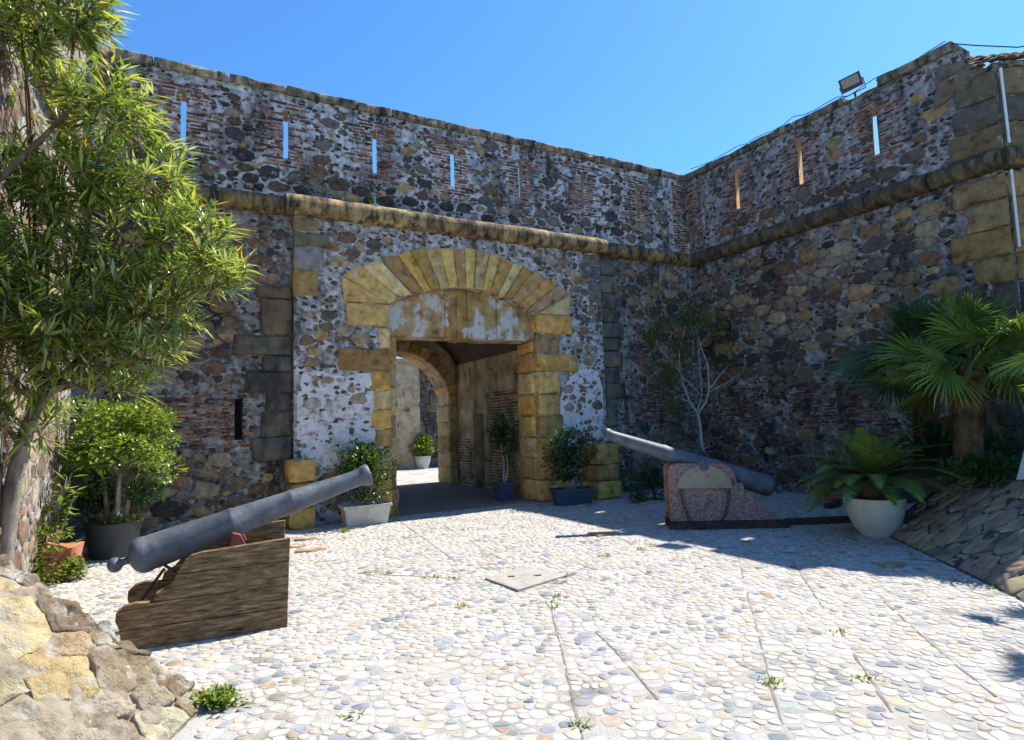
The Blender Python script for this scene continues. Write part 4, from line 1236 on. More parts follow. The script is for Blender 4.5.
# far cannon on a granite carriage
A1 = gnd(672, 530); A1.z = 0
gd = Vector((0.99736, -0.07257, 0)); gn = Vector((0.07257, 0.99736, 0))
def GK(u, z, o=0.0): return A1 + gd * u + gn * o + UP * z
can2 = thing('cannon', GK(0.7, 0, 0.4), 'blue grey cannon on a stepped pink stone carriage hung with chain, in the shade', 'cannon', 'old cannons in the courtyard')
b1, m1 = GK(1.46, 0.56, 0.25), GK(-0.87, 1.385, 0.25)
prof2 = [(-0.035, 0.0), (-0.03, 0.07), (-0.02, 0.125), (-0.004, 0.150), (0.02, 0.155), (0.04, 0.150), (0.30, 0.138), (0.31, 0.142), (0.33, 0.142), (0.34, 0.134), (0.62, 0.112), (0.63, 0.117), (0.645, 0.117), (0.655, 0.109), (0.93, 0.082), (0.965, 0.08), (0.975, 0.092), (0.99, 0.096), (1.0, 0.09), (1.0, 0.05), (0.85, 0.045), (0.85, 0)]
bar2, ax2, L2 = barrel(can2, b1, m1, prof2, [(0.05, 0.05), (0.07, 0.03), (0.10, 0.026), (0.115, 0.04), (0.14, 0.062), (0.17, 0.062), (0.195, 0.045), (0.21, 0.0)])
step = [(0.0, 0.115), (1.58, 0.115), (1.52, 0.155), (1.42, 0.19), (1.35, 0.24), (1.31, 0.32), (1.28, 0.37), (1.18, 0.38), (1.17, 0.50), (1.05, 0.52), (1.04, 0.63), (0.945, 0.645), (0.93, 0.74), (0.90, 0.83), (0.82, 0.90), (0.74, 0.92), (0.10, 0.935), (0.04, 0.91), (0.0, 0.86)]
for o0, o1, sx in ((0.0, 0.10, 1.0), (0.40, 0.50, 1.0)):
    ck = bpy.data.objects.new('carriage_cheek', None); COL.objects.link(ck)
    ck.parent = can2; p = GK(0.7, 0, o0); ck.location = p - ORG[can2.name]; ORG[ck.name] = p
    V, F = plate_geo(step, GK, o0, o1, 0.012)
    mk('stone_slab', V, F, M_granite, ck, smooth=False)
    V, F = plate_geo([(-0.01, 0.0), (1.63, 0.0), (1.62, 0.112), (-0.01, 0.112)], GK, o0 - 0.012, o1 + 0.012, 0.01)
    mk('plinth', V, F, M_woodend, ck, smooth=False)
V, F = plate_geo([(0.03, 0.1), (0.12, 0.1), (0.12, 0.80), (0.03, 0.82)], GK, 0.105, 0.395, 0.008)
mk('front_slab', V, F, M_granite, can2, smooth=False)
pl = [(0.10, 0.585), (0.87, 0.575)]
for i in range(1, 16):
    an = pi * i / 16
    pl.append((0.485 + 0.385 * cos(an), 0.58 + 0.325 * sin(an)))
V, F = plate_geo(pl, GK, -0.035, -0.003, 0.006)
ip = mk('iron_plate', V, F, M_plate, can2, smooth=False)
V, F = lathe_geo(GK(0.485, 0.895, -0.02), -gn, [(0, 0.075), (0.025, 0.075), (0.03, 0.06), (0.03, 0.035), (0.05, 0.035), (0.06, 0.02), (0.062, 0)], 18)
mk('trunnion_boss', V, F, M_iron, ip)
V = []
pts_c = []
for i in range(31):
    t = i / 30
    u = 0.14 + 0.68 * t
    k = (2 * t - 1)
    zz = 0.03 + 0.53 * (0.35 * k ** 2 + 0.65 * k ** 6)
    pts_c.append(GK(u + 0.0 * k, zz, -0.055))
def along(P, d):
    for i in range(len(P) - 1):
        l = (P[i + 1] - P[i]).length
        if d <= l: return P[i].lerp(P[i + 1], d / l), (P[i + 1] - P[i]).normalized()
        d -= l
    return P[-1], (P[-1] - P[-2]).normalized()
tot = sum((pts_c[i + 1] - pts_c[i]).length for i in range(30))
chain = thing('chain', GK(0.48, 0.03, -0.05), 'dark iron chain hanging in a loop from the plate of the pink stone carriage', 'chain')
nl = int(tot / 0.062)
for i in range(nl):
    p, t = along(pts_c, tot * (i + 0.5) / nl)
    side = gn if i % 2 else gn.cross(t).normalized()
    V, F = torus_link(p, t, side, 0.038, 0.021, 0.0085)
    mk('link', V, F, M_chain, chain)

hp = at(686, 462, 9.9)
V, F = tube_geo([hp + gd * (0.30 * cos(pi * i / 14)) + UP * (0.34 * sin(pi * i / 14)) - UP * (0.0 if 0 < i < 14 else .5) for i in range(15)], 0.022, 6)
tag(mk('iron_hoop', V, F, M_woodend, None), 'dark rusted hoop standing behind the barrel on the pink stone carriage', 'hoop')
# long beam between the carriage and the cream pot
beam = thing('timber_beam', gnd(800, 524), 'dark timber beam lying on the cobbles between stone carriage and cream pot', 'beam')
p0, p1 = gnd(787, 525.5), gnd(856, 523)
t = (p1 - p0).normalized(); nn = Vector((-t.y, t.x, 0))
V, F = plate_geo([(0, 0.012), ((p1 - p0).length, 0.012), ((p1 - p0).length, 0.09), (0, 0.085)], lambda a, b, h: p0 + t * a + nn * h + UP * b, 0, 0.11, 0.012)
mk('timber', V, F, M_woodend, beam, smooth=False)
V, F = tube_geo([gnd(826, 509) + UP * .05, gnd(835, 508) + UP * .06, gnd(846, 502) + UP * .09], [0.05, 0.05, 0.04], 8)
log = mk('log', V, F, M_woodend, None)
tag(log, 'short dark log on the ground behind the cream pot', 'log')

# ---------------------------------------------------------------- small fixtures
mh = thing('drain_cover', mhc, 'square concrete drain cover set diagonally in the cobbles', 'drain cover')
hx = [(p - mhc) for p in MH]
V = [mhc + q * 1.0 + UP * 0.003 for q in hx] + [mhc + q * 1.0 + UP * 0.022 for q in hx] + [mhc + q * 0.95 + UP * 0.026 for q in hx]
F = [(0, 1, 5, 4), (1, 2, 6, 5), (2, 3, 7, 6), (3, 0, 4, 7), (4, 5, 9, 8), (5, 6, 10, 9), (6, 7, 11, 10), (7, 4, 8, 11), (8, 9, 10, 11)]
mk('cover_plate', V, F, M_cover, mh, smooth=False)
for f in (0.35, -0.3):
    c = mhc + (hx[0] + hx[2]) * 0.5 * 0 + (hx[2] - hx[0]) * 0.5 * f + UP * 0.03
    V, F = box_geo(world_fr(c, (hx[2] - hx[0]).normalized(), UP, (hx[3] - hx[1]).normalized()), -.035, .035, -.002, .002, -.012, .012)
    mk('lifting_slot', V, F, M_metal_dark, mh, smooth=False)
V, F = plate_geo(rect(-.19, .19, -.13, .13), lambda a, b, h: SLAB_C + D * a + N * b + UP * h, 0.003, 0.024, 0.006)
sl = mk('paving_slab', V, F, M_slab, None, smooth=False)
tag(sl, 'small reddish slab set in the sunlit cobbles before the gate', 'paving slab')
# threshold and flat stones by the gateway foot
rng = random.Random(67)
for (px, py, w, d_) in [(305, 540, .34, .16), (310, 551, .42, .2), (296, 547, .3, .2), (585, 506, .5, .2), (520, 504, .7, .16), (650, 503, .6, .3), (895, 566, .34, .16)]:
    c = gnd(px, py)
    V, F = stone_geo(rng, [(cos(i) * w / 2, sin(i) * d_ / 2) for i in (0, .8, 1.6, 2.4, 3.14, 4, 4.7, 5.5)], lambda a, b, h: c + D * a + N * b + UP * h, 0.035, 12, rough=.1)
    s = mk('flat_stone', V, F, M_ashlar, None, col=vary(rng, (0.4, 0.32, 0.22), .2))
    lab = {305: 'flat tan stone at the foot of the low ochre pier near the grey cannon', 310: 'broad worn tan stone in the cobbles before the low ochre pier', 296: 'small worn stone between the timber cheek and the low ochre pier',
           585: 'flat stone beside the slate blue planter', 520: 'long threshold stone at the foot of the gate jamb', 650: 'flat stone under the dark shrub behind the muzzle', 895: 'loose flat stone at the foot of the stone slope by the cream pot'}[px]
    tag(s, lab, 'stone')

fl = thing('floodlight', RW(4.26, 7.5, 0.05), 'dark floodlight with pale lens on the broken top of the shaded wall', 'floodlight')
fc = RW(4.26, 7.74, 0.10)
fx = (E_ * 0.93 + M_ * -0.2 + UP * 0.1).normalized()
fz = (Vector((-0.55, -0.75, -0.45))).normalized()
fx = (fx - fz * fx.dot(fz)).normalized(); fy = fz.cross(fx); fy = fy if fy.z > 0 else -fy
ff = lambda a, b, h=0.0: fc + fx * a + fy * b + fz * h
V, F = plate_geo(rect(-.18, .18, -.13, .13), ff, -0.07, 0.02, 0.012)
hs = mk('housing', V, F, M_metal_dark, fl, smooth=False)
V, F = plate_geo(rect(-.145, .145, -.06, .105), ff, 0.021, 0.03, 0.003)
mk('lens', V, F, M_lens, hs, smooth=False)
V, F = tube_geo([ff(-.195, 0, -.03), ff(-.195, -.2, -.05), ff(.195, -.2, -.05), ff(.195, 0, -.03)], 0.012, 6)
mk('bracket', V, F, M_metal_dark, fl)
V, F = tube_geo([ff(0, -.2, -.05), RW(4.26, 7.44, -0.05)], 0.02, 6)
mk('post', V, F, M_metal_dark, fl)
P = []
for i in range(25):
    u = 0.2 + 5.6 * i / 24
    P.append(RW(u, 7.62 + 0.02 * sin(i * 1.7) + (0.05 if i % 6 == 0 else 0) - (0.06 if 4.1 < u < 4.6 else 0), 0.02))
V, F = tube_geo(P, 0.008, 5)
tag(mk('cable', V, F, M_cable, None), 'thin black cable running along the top of the shaded wall', 'cable')
P = [RW(5.88, 7.58, 0.02), RW(6.2, 7.36, 0.02), BW(0.3, 7.12, 0.1), BW(2.6, 7.2, 0.2)]
V, F = tube_geo(P, 0.01, 5)
tag(mk('cable', V, F, M_cable, None), 'thin cable strung in the air above the clay tile roof', 'cable')
dp = thing('drainpipe', RW(6.36, 4.0, 0.08), 'thin white pipe fixed down the big sandstone corner', 'pipe')
for P in ([BW(0.05, 6.83, 0.07), BW(0.05, 5.62, 0.09)], [BW(0.05, 5.20, 0.07), BW(0.05, 4.0, 0.07)]):
    V, F = tube_geo(P, 0.02, 8)
    mk('pipe_section', V, F, M_pvc, dp)
# pale tilted board at the edge of the bed
ib = thing('tilted_board', at(1024, 478, 6.6), 'pale tilted board standing at the edge of the planting bed', 'board')
c = at(1032, 472, 6.6)
bf = lambda a, b, h=0.0: c + Vector((0.9, -0.4, 0.1)) * a + Vector((0.2, 0.45, 0.86)) * b + Vector((-0.3, -0.8, 0.5)) * h
V, F = plate_geo([(-.16, -.08), (.35, -.10), (.4, .3), (.0, .3)], bf, 0, 0.02, 0.004)
mk('face', V, F, M_panel, ib, smooth=False)
V, F = tube_geo([c + Vector((.1, .05, -.02)), Vector((c.x + .1, c.y + .05, BED_Z - .1))], 0.025, 8)
mk('post', V, F, M_metal_dark, ib)

# ---------------------------------------------------------------- plants
def leaf(acc, base, d, up, L, W, col, fold=0.25, droop=0.0):
    d = d.normalized()
    s = d.cross(up)
    if s.length < 1e-3: s = d.cross(Vector((1, 0, 0)))
    s.normalize()
    u = s.cross(d)
    m = base + d * (L * 0.5) - u * (W * fold) - UP * droop * L * 0.3
    t = base + d * L - UP * droop * L
    acc.add([base, m + s * (W * .5) + u * (W * fold), m, m - s * (W * .5) + u * (W * fold), t], [(0, 1, 2), (0, 2, 3), (1, 4, 2), (2, 4, 3)], col)
def rv(r):
    while True:
        v = Vector((r.uniform(-1, 1), r.uniform(-1, 1), r.uniform(-1, 1)))
        if 0.05 < v.length < 1: return v
def green(r, cols, d=0.25): return vary(r, r.choice(cols), d)
OL = [(0.17, 0.27, 0.05), (0.23, 0.33, 0.07), (0.11, 0.19, 0.035), (0.31, 0.40, 0.12), (0.38, 0.43, 0.24), (0.38, 0.40, 0.09), (0.06, 0.12, 0.03)]
FI = [(0.14, 0.22, 0.03), (0.18, 0.26, 0.04), (0.08, 0.15, 0.025), (0.25, 0.31, 0.06)]
DKG = [(0.03, 0.075, 0.02), (0.04, 0.095, 0.022), (0.025, 0.06, 0.018), (0.05, 0.11, 0.03)]
YG = [(0.20, 0.26, 0.03), (0.16, 0.23, 0.03), (0.12, 0.19, 0.025), (0.22, 0.24, 0.05)]
# oleander
r = random.Random(71)
ole = thing('oleander', Vector((-4.75, 5.45, 0)), 'large oleander with long narrow leaves leaning over the near edge of the courtyard', 'tree')
tr = [Vector((-4.72, 5.45, 0.0)), at(3, 560, 5.45), at(12, 490, 5.4), at(26, 432, 5.35), at(42, 395, 5.3), at(60, 340, 5.2), at(75, 270, 5.1)]
V, F = tube_geo(tr, [0.082, 0.078, 0.07, 0.062, 0.05, 0.03, 0.02], 10)
mk('trunk', V, F, M_bark, ole)
blobs = [(20, 25, 4.7, 75, 42, 1.0), (78, 8, 4.7, 28, 34, 0.5), (112, 112, 4.9, 54, 42, 0.8), (60, 175, 4.9, 65, 40, 0.8), (20, 215, 4.8, 50, 55, 0.9), (150, 170, 5.1, 42, 40, 0.5), (125, 225, 5.1, 60, 50, 0.9), (190, 248, 5.1, 48, 48, 0.8),
         (215, 275, 5.1, 34, 22, 0.4), (70, 280, 5.0, 75, 50, 1.1), (25, 320, 4.9, 45, 45, 0.7), (135, 305, 5.1, 55, 45, 0.8), (150, 345, 5.1, 38, 30, 0.4), (80, 352, 5.0, 60, 32, 0.6), (25, 80, 5.2, 40, 40, 0.22), (20, 365, 5.0, 40, 36, 0.5), (35, 420, 5.3, 34, 30, 0.3), (60, 320, 4.8, 50, 40, 0.6), (110, 385, 5.2, 45, 22, 0.3), (170, 300, 5.2, 45, 40, 0.4), (10, 270, 4.6, 40, 45, 0.5)]
lv = Acc(); tw = Acc(); n_single = 0
limb_start = tr[4]
for (px, py, dep, rx, ry, dens) in blobs:
    c = at(px, py, dep); k = dep / F_PX
    mid = limb_start.lerp(c, 0.5) + rv(r) * 0.12
    V, F = tube_geo([limb_start, limb_start.lerp(mid, .5) + rv(r) * .05, mid, mid.lerp(c, .6) + rv(r) * .06, c], [0.02, 0.018, 0.015, 0.012, 0.007], 6)
    mk('limb', V, F, M_bark_d, ole)
    for _ in range(int(56 * dens)):
        v = rv(r); v = v.normalized() * (v.length ** 0.5)
        tip = c + Vector((v.x * rx * k, v.y * 0.42, v.z * ry * k))
        st = c.lerp(tip, 0.35) - UP * 0.06
        tip2 = tip + UP * r.uniform(-.02, .10)
        V, F = tube_geo([st, st.lerp(tip2, .5) + rv(r) * .03, tip2], [0.007, 0.005, 0.003], 4, cap=False)
        tw.add(V, F)
        d = (tip2 - st).normalized()
        d = (d + UP * 0.3 + Vector((.1, -.05, 0))).normalized()
        nwh = r.randint(3, 5)
        for w in range(nwh):
            p = st.lerp(tip2, 0.4 + 0.6 * w / (nwh - 1))
            for q in range(r.randint(4, 5)):
                sd = rv(r).normalized()
                sd = (sd - d * sd.dot(d)).normalized()
                ld = (sd * r.uniform(.7, 1.0) + d * r.uniform(.3, .9)).normalized()
                single = n_single < 300 and w == nwh - 1 and r.random() < .35 and tip2.y < c.y
                la = Acc() if single else lv
                leaf(la, p, ld, UP, r.uniform(.13, .24), r.uniform(.019, .032), green(r, OL) if r.random() > .03 else (0.32, 0.2, 0.05), .2, r.uniform(0, .22))
                if single:
                    la.build('leaf', M_leaf, ole); n_single += 1
tw.build('twigs', M_bark_d, ole, kind='stuff')
lv.build('foliage', M_leaf, ole, kind='stuff')
V, F = tube_geo([at(28, 425, 5.35), at(50, 392, 5.2), at(80, 380, 5.1), at(104, 372, 5.0)], [0.035, 0.028, 0.02, 0.012], 7)
mk('limb', V, F, M_bark, ole)
V, F = tube_geo([at(20, 445, 5.38), at(8, 428, 5.2), at(-15, 415, 5.0)], [0.03, 0.022, 0.012], 7)
mk('limb', V, F, M_bark, ole)
V, F = tube_geo([at(-25, 200, 4.3), at(0, 178, 4.4), at(40, 140, 4.5), at(74, 106, 4.6), at(95, 90, 4.7)], [0.03, 0.025, 0.02, 0.013, 0.006], 7)
mk('limb', V, F, M_bark_d, ole)

def pot_lathe(parent, c, prof, mat, name='pot'):
    V, F = lathe_geo(c, UP, prof, 36)
    o = mk(name, V, F, mat, parent)
    R_ = prof[-2][1] + .004; h_ = prof[-2][0] + .006
    V = [c + Vector((cos(2 * pi * k / 20) * R_, sin(2 * pi * k / 20) * R_, h_)) for k in range(20)] + [c + UP * (h_ + .02)]
    mk('soil', V, [(k, (k + 1) % 20, 20) for k in range(20)], M_soil, o)
    return o
def bush(parent, c, rad, n, L, W, cols, mat, r, name='crown', shell=0.6, droop=.1, lumps=9, bias=UP, lump_r=(.3, .5)):
    """leaf crown made of lumps spread over an ellipsoid"""
    acc = Acc(); tws = Acc()
    ls = []
    for i in range(lumps):
        v = rv(r).normalized() * r.uniform(.35, 1.1 - lump_r[1] * .6)
        ls.append((Vector((c.x + v.x * rad[0], c.y + v.y * rad[1], c.z + v.z * rad[2])), r.uniform(*lump_r)))
    for i in range(n):
        lc, lr = r.choice(ls)
        v = rv(r); v = v.normalized() * (v.length ** shell)
        p = lc + Vector((v.x * rad[0] * lr, v.y * rad[1] * lr, v.z * rad[2] * lr))
        d = (v.normalized() + bias * .25 + rv(r) * .6).normalized()
        leaf(acc, p, d, (UP + rv(r) * .5), L * r.uniform(.7, 1.25), W * r.uniform(.8, 1.2), green(r, cols), .2, droop * r.random())
    o = acc.build(name, mat, parent, kind='stuff')
    return o, ls
# ficus in black tub
r = random.Random(73)
fp = gnd(113, 556)
fic = thing('potted_tree', fp, 'small leafy tree with pale stems in a big black tub beside the grey cannon', 'potted tree')
pot_lathe(fic, fp, [(0.0, 0.0), (0.0, 0.255), (0.02, 0.265), (0.40, 0.315), (0.42, 0.335), (0.45, 0.335), (0.455, 0.32), (0.44, 0.305), (0.40, 0.29), (0.40, 0.0)], M_black_pot)
for k, (a, b, h) in enumerate([((-.08, .02), (-.22, .05), 1.05), ((.05, -.03), (.12, .0), 1.25), ((.10, .05), (.32, .1), 1.15), ((.02, .06), (-.02, .1), 1.3)]):
    q0 = fp + Vector((a[0], a[1], .4)); q1 = fp + Vector((b[0], b[1], .4 + h))
    V, F = tube_geo([q0, q0.lerp(q1, .35) + rv(r) * .03, q0.lerp(q1, .7) + rv(r) * .04, q1], [0.034, 0.028, 0.022, 0.012], 8)
    mk('stem', V, F, M_bark_w if k % 2 else M_bark, fic)
cc = at(124, 440, 8.06)
o, ls = bush(fic, cc, (0.84, 0.7, 0.74), 6400, 0.066, 0.042, FI, M_leaf, r, lumps=46, shell=.55, lump_r=(.16, .34))
for lc, lr in ls[:14]:
    V, F = tube_geo([fp + Vector((0.05, 0.03, 1.0)), (fp + Vector((0.05, 0.03, 1.1))).lerp(lc, .5) + rv(r) * .05, lc], [0.016, 0.011, 0.005], 5)
    mk('branch', V, F, M_bark, fic)
bush(fic, fp + Vector((0.05, 0, 0.46)), (0.30, 0.30, 0.07), 420, 0.05, 0.02, YG, M_leaf_soft, r, name='undergrowth', lumps=14)
bush(fic, fp + Vector((0.42, 0.05, 0.85)), (0.26, 0.25, 0.22), 420, 0.07, 0.035, DKG, M_leaf, r, name='low_shoots', lumps=8)
bush(fic, fp + Vector((-0.30, 0.1, 0.75)), (0.28, 0.25, 0.35), 600, 0.07, 0.035, DKG, M_leaf, r, name='low_shoots', lumps=8)

# terracotta trough with trailing plants at the left edge
r = random.Random(79)
tp = gnd(34, 584)
tr_ = thing('planted_trough', tp, 'terracotta trough overflowing with small leaved plants under the oleander', 'planter')
td = Vector((0.93, 0.36, 0)); tn = Vector((-0.36, 0.93, 0))
tfr = lambda a, b, h=0.0: tp + td * a + tn * h + UP * b
V, F = plate_geo([(-.85, 0), (.30, 0), (.36, .36), (-.9, .36)], tfr, 0.0, 0.4, 0.02)
mk('trough', V, F, M_terra, tr_, smooth=False)
V, F = plate_geo([(.05, .30), (.22, .24), (.30, .38), (.12, .44)], tfr, -0.05, 0.02, 0.01)
mk('broken_rim', V, F, M_terra, tr_, smooth=False)
bush(tr_, tfr(-.3, .44, .1), (0.8, 0.36, 0.22), 3000, 0.06, 0.03, FI + YG[1:3], M_leaf_soft, r, name='trailing_leaves', lumps=26, droop=.3)
bush(tr_, tfr(-.25, .16, -.06), (0.62, 0.16, 0.2), 1500, 0.055, 0.03, FI + [(0.10, 0.13, 0.03), (0.18, 0.06, 0.03)], M_leaf_soft, r, name='trailing_leaves', lumps=26, droop=.4)
bush(tr_, tfr(.33, .10, -.05), (0.14, 0.14, 0.16), 420, 0.05, 0.03, FI, M_leaf_soft, r, name='trailing_leaves', lumps=8, droop=.4)
ys = Acc()
for k in range(15):
    q0 = tfr(-.25 + r.uniform(-.5, .4), .34, .15 + r.uniform(-.1, .1))
    q1 = q0 + Vector((r.uniform(-.22, .3), r.uniform(-.15, .1), r.uniform(.45, .95)))
    V, F = tube_geo([q0, q0.lerp(q1, .5) + rv(r) * .03, q1], [.012, .009, .005], 5)
    ys.add(V, F)
    for j in range(12):
        p = q0.lerp(q1, .35 + .65 * j / 11)
        d = rv(r).normalized(); d.z = abs(d.z) * .5
        ya = Acc()
        leaf(ya, p, d, UP, r.uniform(.14, .24), r.uniform(.05, .085), green(r, YG + FI[1:]), .2, r.uniform(.1, .5))
        ya.build('leaf', M_leaf_soft, tr_)
ys.build('stems', M_bark, tr_, kind='stuff')

def box_planter(parent, c, ax, L, Wd, H, mat, taper=.06):
    ay = Vector((-ax.y, ax.x, 0))
    def rr(l, w, z): return [c + ax * sx * l / 2 + ay * sy * w / 2 + UP * z for sx, sy in ((-1, -1), (1, -1), (1, 1), (-1, 1))]
    V = rr(L - taper * 2, Wd - taper * 2, 0.003) + rr(L - .03, Wd - .03, H - .05) + rr(L + .02, Wd + .02, H - .045) + rr(L + .02, Wd + .02, H) + rr(L - .03, Wd - .03, H) + rr(L - .04, Wd - .04, H - .06)
    F = [(3, 2, 1, 0)]
    for k in range(5):
        for i in range(4): F.append((k * 4 + i, k * 4 + (i + 1) % 4, k * 4 + 4 + (i + 1) % 4, k * 4 + 4 + i))
    o = mk('box', V, F, mat, parent, smooth=False)
    mk('soil', V[20:24], [(0, 1, 2, 3)], M_soil, o, smooth=False)
    ridges = Acc()
    return o
r = random.Random(83)
for (px, py, lab, ax, L, H, mat, crown, rad, n, cols) in [
    (364, 525, 'rounded shrub in a beige rectangular planter beside the gate', D, 0.78, 0.33, M_beige_box, (362, 469), (0.52, 0.42, 0.52), 3600, DKG + FI[:1]),
    (573, 505, 'dark shrub in a slate blue rectangular planter by the gate jamb', (D * .6 + Vector((1, 0, 0)) * .6).normalized(), 0.78, 0.31, M_blue_box, (569, 456), (0.50, 0.42, 0.60), 3400, DKG)]:
    c = gnd(px, py) + Vector((0, 0.1, 0))
    b = thing('potted_shrub', c, lab, 'potted shrub', 'shrubs in rectangular planters')
    box_planter(b, c, ax, L, 0.40, H, mat)
    cc = at(crown[0], crown[1], c.y)
    o, ls = bush(b, cc, rad, n, 0.065, 0.032, cols, M_leaf, r, lumps=22, shell=.45)
    for k in range(7):
        q0 = c + Vector((r.uniform(-.14, .14), r.uniform(-.08, .08), H - .05)); q1 = cc + Vector((r.uniform(-.3, .3), r.uniform(-.2, .2), r.uniform(-.3, .1)))
        V, F = tube_geo([q0, q0.lerp(q1, .5) + rv(r) * .03, q1], [.014, .011, .006], 6)
        mk('stem', V, F, M_bark, b)
# slender tree in tall pot inside the passage
r = random.Random(89)
gp = gnd(504, 500.5)
b = thing('potted_tree', gp, 'slender dark tree in a square slate pot just inside the gateway', 'potted tree')
box_planter(b, gp, D, 0.36, 0.34, 0.38, M_blue_box, .05)
V, F = tube_geo([gp + UP * .3, gp + Vector((.02, 0, .75)), gp + Vector((-.03, 0.02, 1.2))], [.03, .025, .015], 7)
mk('trunk', V, F, M_bark, b)
V, F = tube_geo([gp + Vector((.04, 0, .3)), gp + Vector((.1, 0, .7)), gp + Vector((.06, 0.02, 1.1))], [.022, .018, .012], 7)
mk('trunk', V, F, M_bark, b)
bush(b, gp + Vector((.0, .02, 1.35)), (.30, .30, .52), 1500, .07, .035, DKG, M_leaf, r, lumps=14)
# bush in the far court
r = random.Random(91)
ip_ = gnd(423, 468.5)
b = thing('potted_bush', ip_, 'bright yellow green bush in a pale pot in the court beyond the passage', 'potted bush')
pot_lathe(b, ip_, [(0, 0), (0, .2), (.05, .22), (.42, .30), (.46, .30), (.46, .26), (.40, .24), (.40, 0)], M_beige_box)
bush(b, ip_ + UP * .82, (.50, .45, .42), 1500, .12, .05, YG, M_leaf_soft, r, lumps=14)

# pale bare tree by the corner
r = random.Random(97)
bt0 = gnd(704, 489)
bt = thing('bare_tree', bt0, 'thin pale branched tree with sparse leaves in the dark inner corner', 'tree')
dp_ = bt0.y
def tpx(l): return [at(x, y, dp_ + dy) for x, y, dy in l]
br = [([(706, 486, 0), (703, 455, 0), (700, 425, 0), (698, 412, 0)], [.062, .055, .05, .046]),
      ([(698, 414, 0), (690, 402, .05), (684, 386, .1), (680, 372, .15), (679, 352, .2), (686, 325, .2)], [.04, .034, .03, .026, .02, .012]),
      ([(698, 414, 0), (706, 402, -.05), (709, 390, -.1), (708, 365, -.1), (700, 345, -.1), (695, 325, -.1)], [.04, .034, .03, .024, .018, .01]),
      ([(697, 412, 0), (702, 395, .1), (700, 370, .15), (698, 345, .2), (690, 320, .25)], [.024, .022, .018, .014, .008]),
      ([(709, 390, -.1), (720, 375, -.15), (733, 360, -.2)], [.024, .018, .01]),
      ([(709, 392, -.1), (724, 384, -.1), (740, 374, -.05), (752, 366, 0)], [.02, .016, .011, .006]),
      ([(680, 373, .15), (668, 358, .1), (658, 346, .05), (652, 335, 0)], [.022, .017, .012, .006]),
      ([(690, 402, .05), (676, 397, 0), (667, 388, -.05), (662, 378, -.1)], [.018, .014, .01, .006]),
      ([(698, 416, 0), (685, 414, -.05), (672, 409, -.1)], [.013, .01, .005]),
      ([(702, 396, 0), (690, 383, 0), (680, 375, -.05), (664, 368, -.1)], [.016, .012, .01, .005]),
      ([(700, 346, -.1), (708, 335, -.1), (716, 328, -.1)], [.012, .009, .005]),
      ([(700, 370, .1), (690, 360, .1), (682, 352, .1)], [.012, .01, .006])]
tips = []
for l, rad in br:
    P = tpx(l)
    V, F = tube_geo(P, [q * .72 for q in rad], 7)
    mk('trunk' if rad[0] > .06 else 'branch', V, F, M_bark_w, bt)
    if rad[0] < .06: tips += [P[-1], P[-2].lerp(P[-1], .4)]
lv = Acc(); tw = Acc()
tips += [at(x, y, dp_) for x, y in [(655, 340), (690, 312), (705, 320), (742, 350), (735, 345), (662, 330), (672, 320), (720, 340), (665, 395), (670, 385)]]
for tpt in tips:
    for k in range(9):
        q = tpt + Vector((r.uniform(-.28, .28), r.uniform(-.25, .25), r.uniform(-.1, .36)))
        V, F = tube_geo([tpt, tpt.lerp(q, .5) + rv(r) * .03, q], [.005, .004, .002], 4, cap=False)
        tw.add(V, F)
        for j in range(11):
            p = tpt.lerp(q, .3 + .7 * r.random()) + rv(r) * .03
            leaf(lv, p, rv(r).normalized() + UP * .2, UP, r.uniform(.06, .11), .028, green(r, FI[:3] + [(0.14, 0.18, 0.05), (0.07, 0.13, 0.04)]), .2, .2)
tw.build('twigs', M_bark_d, bt, kind='stuff')
lv.build('foliage', M_leaf_soft, bt, kind='stuff')

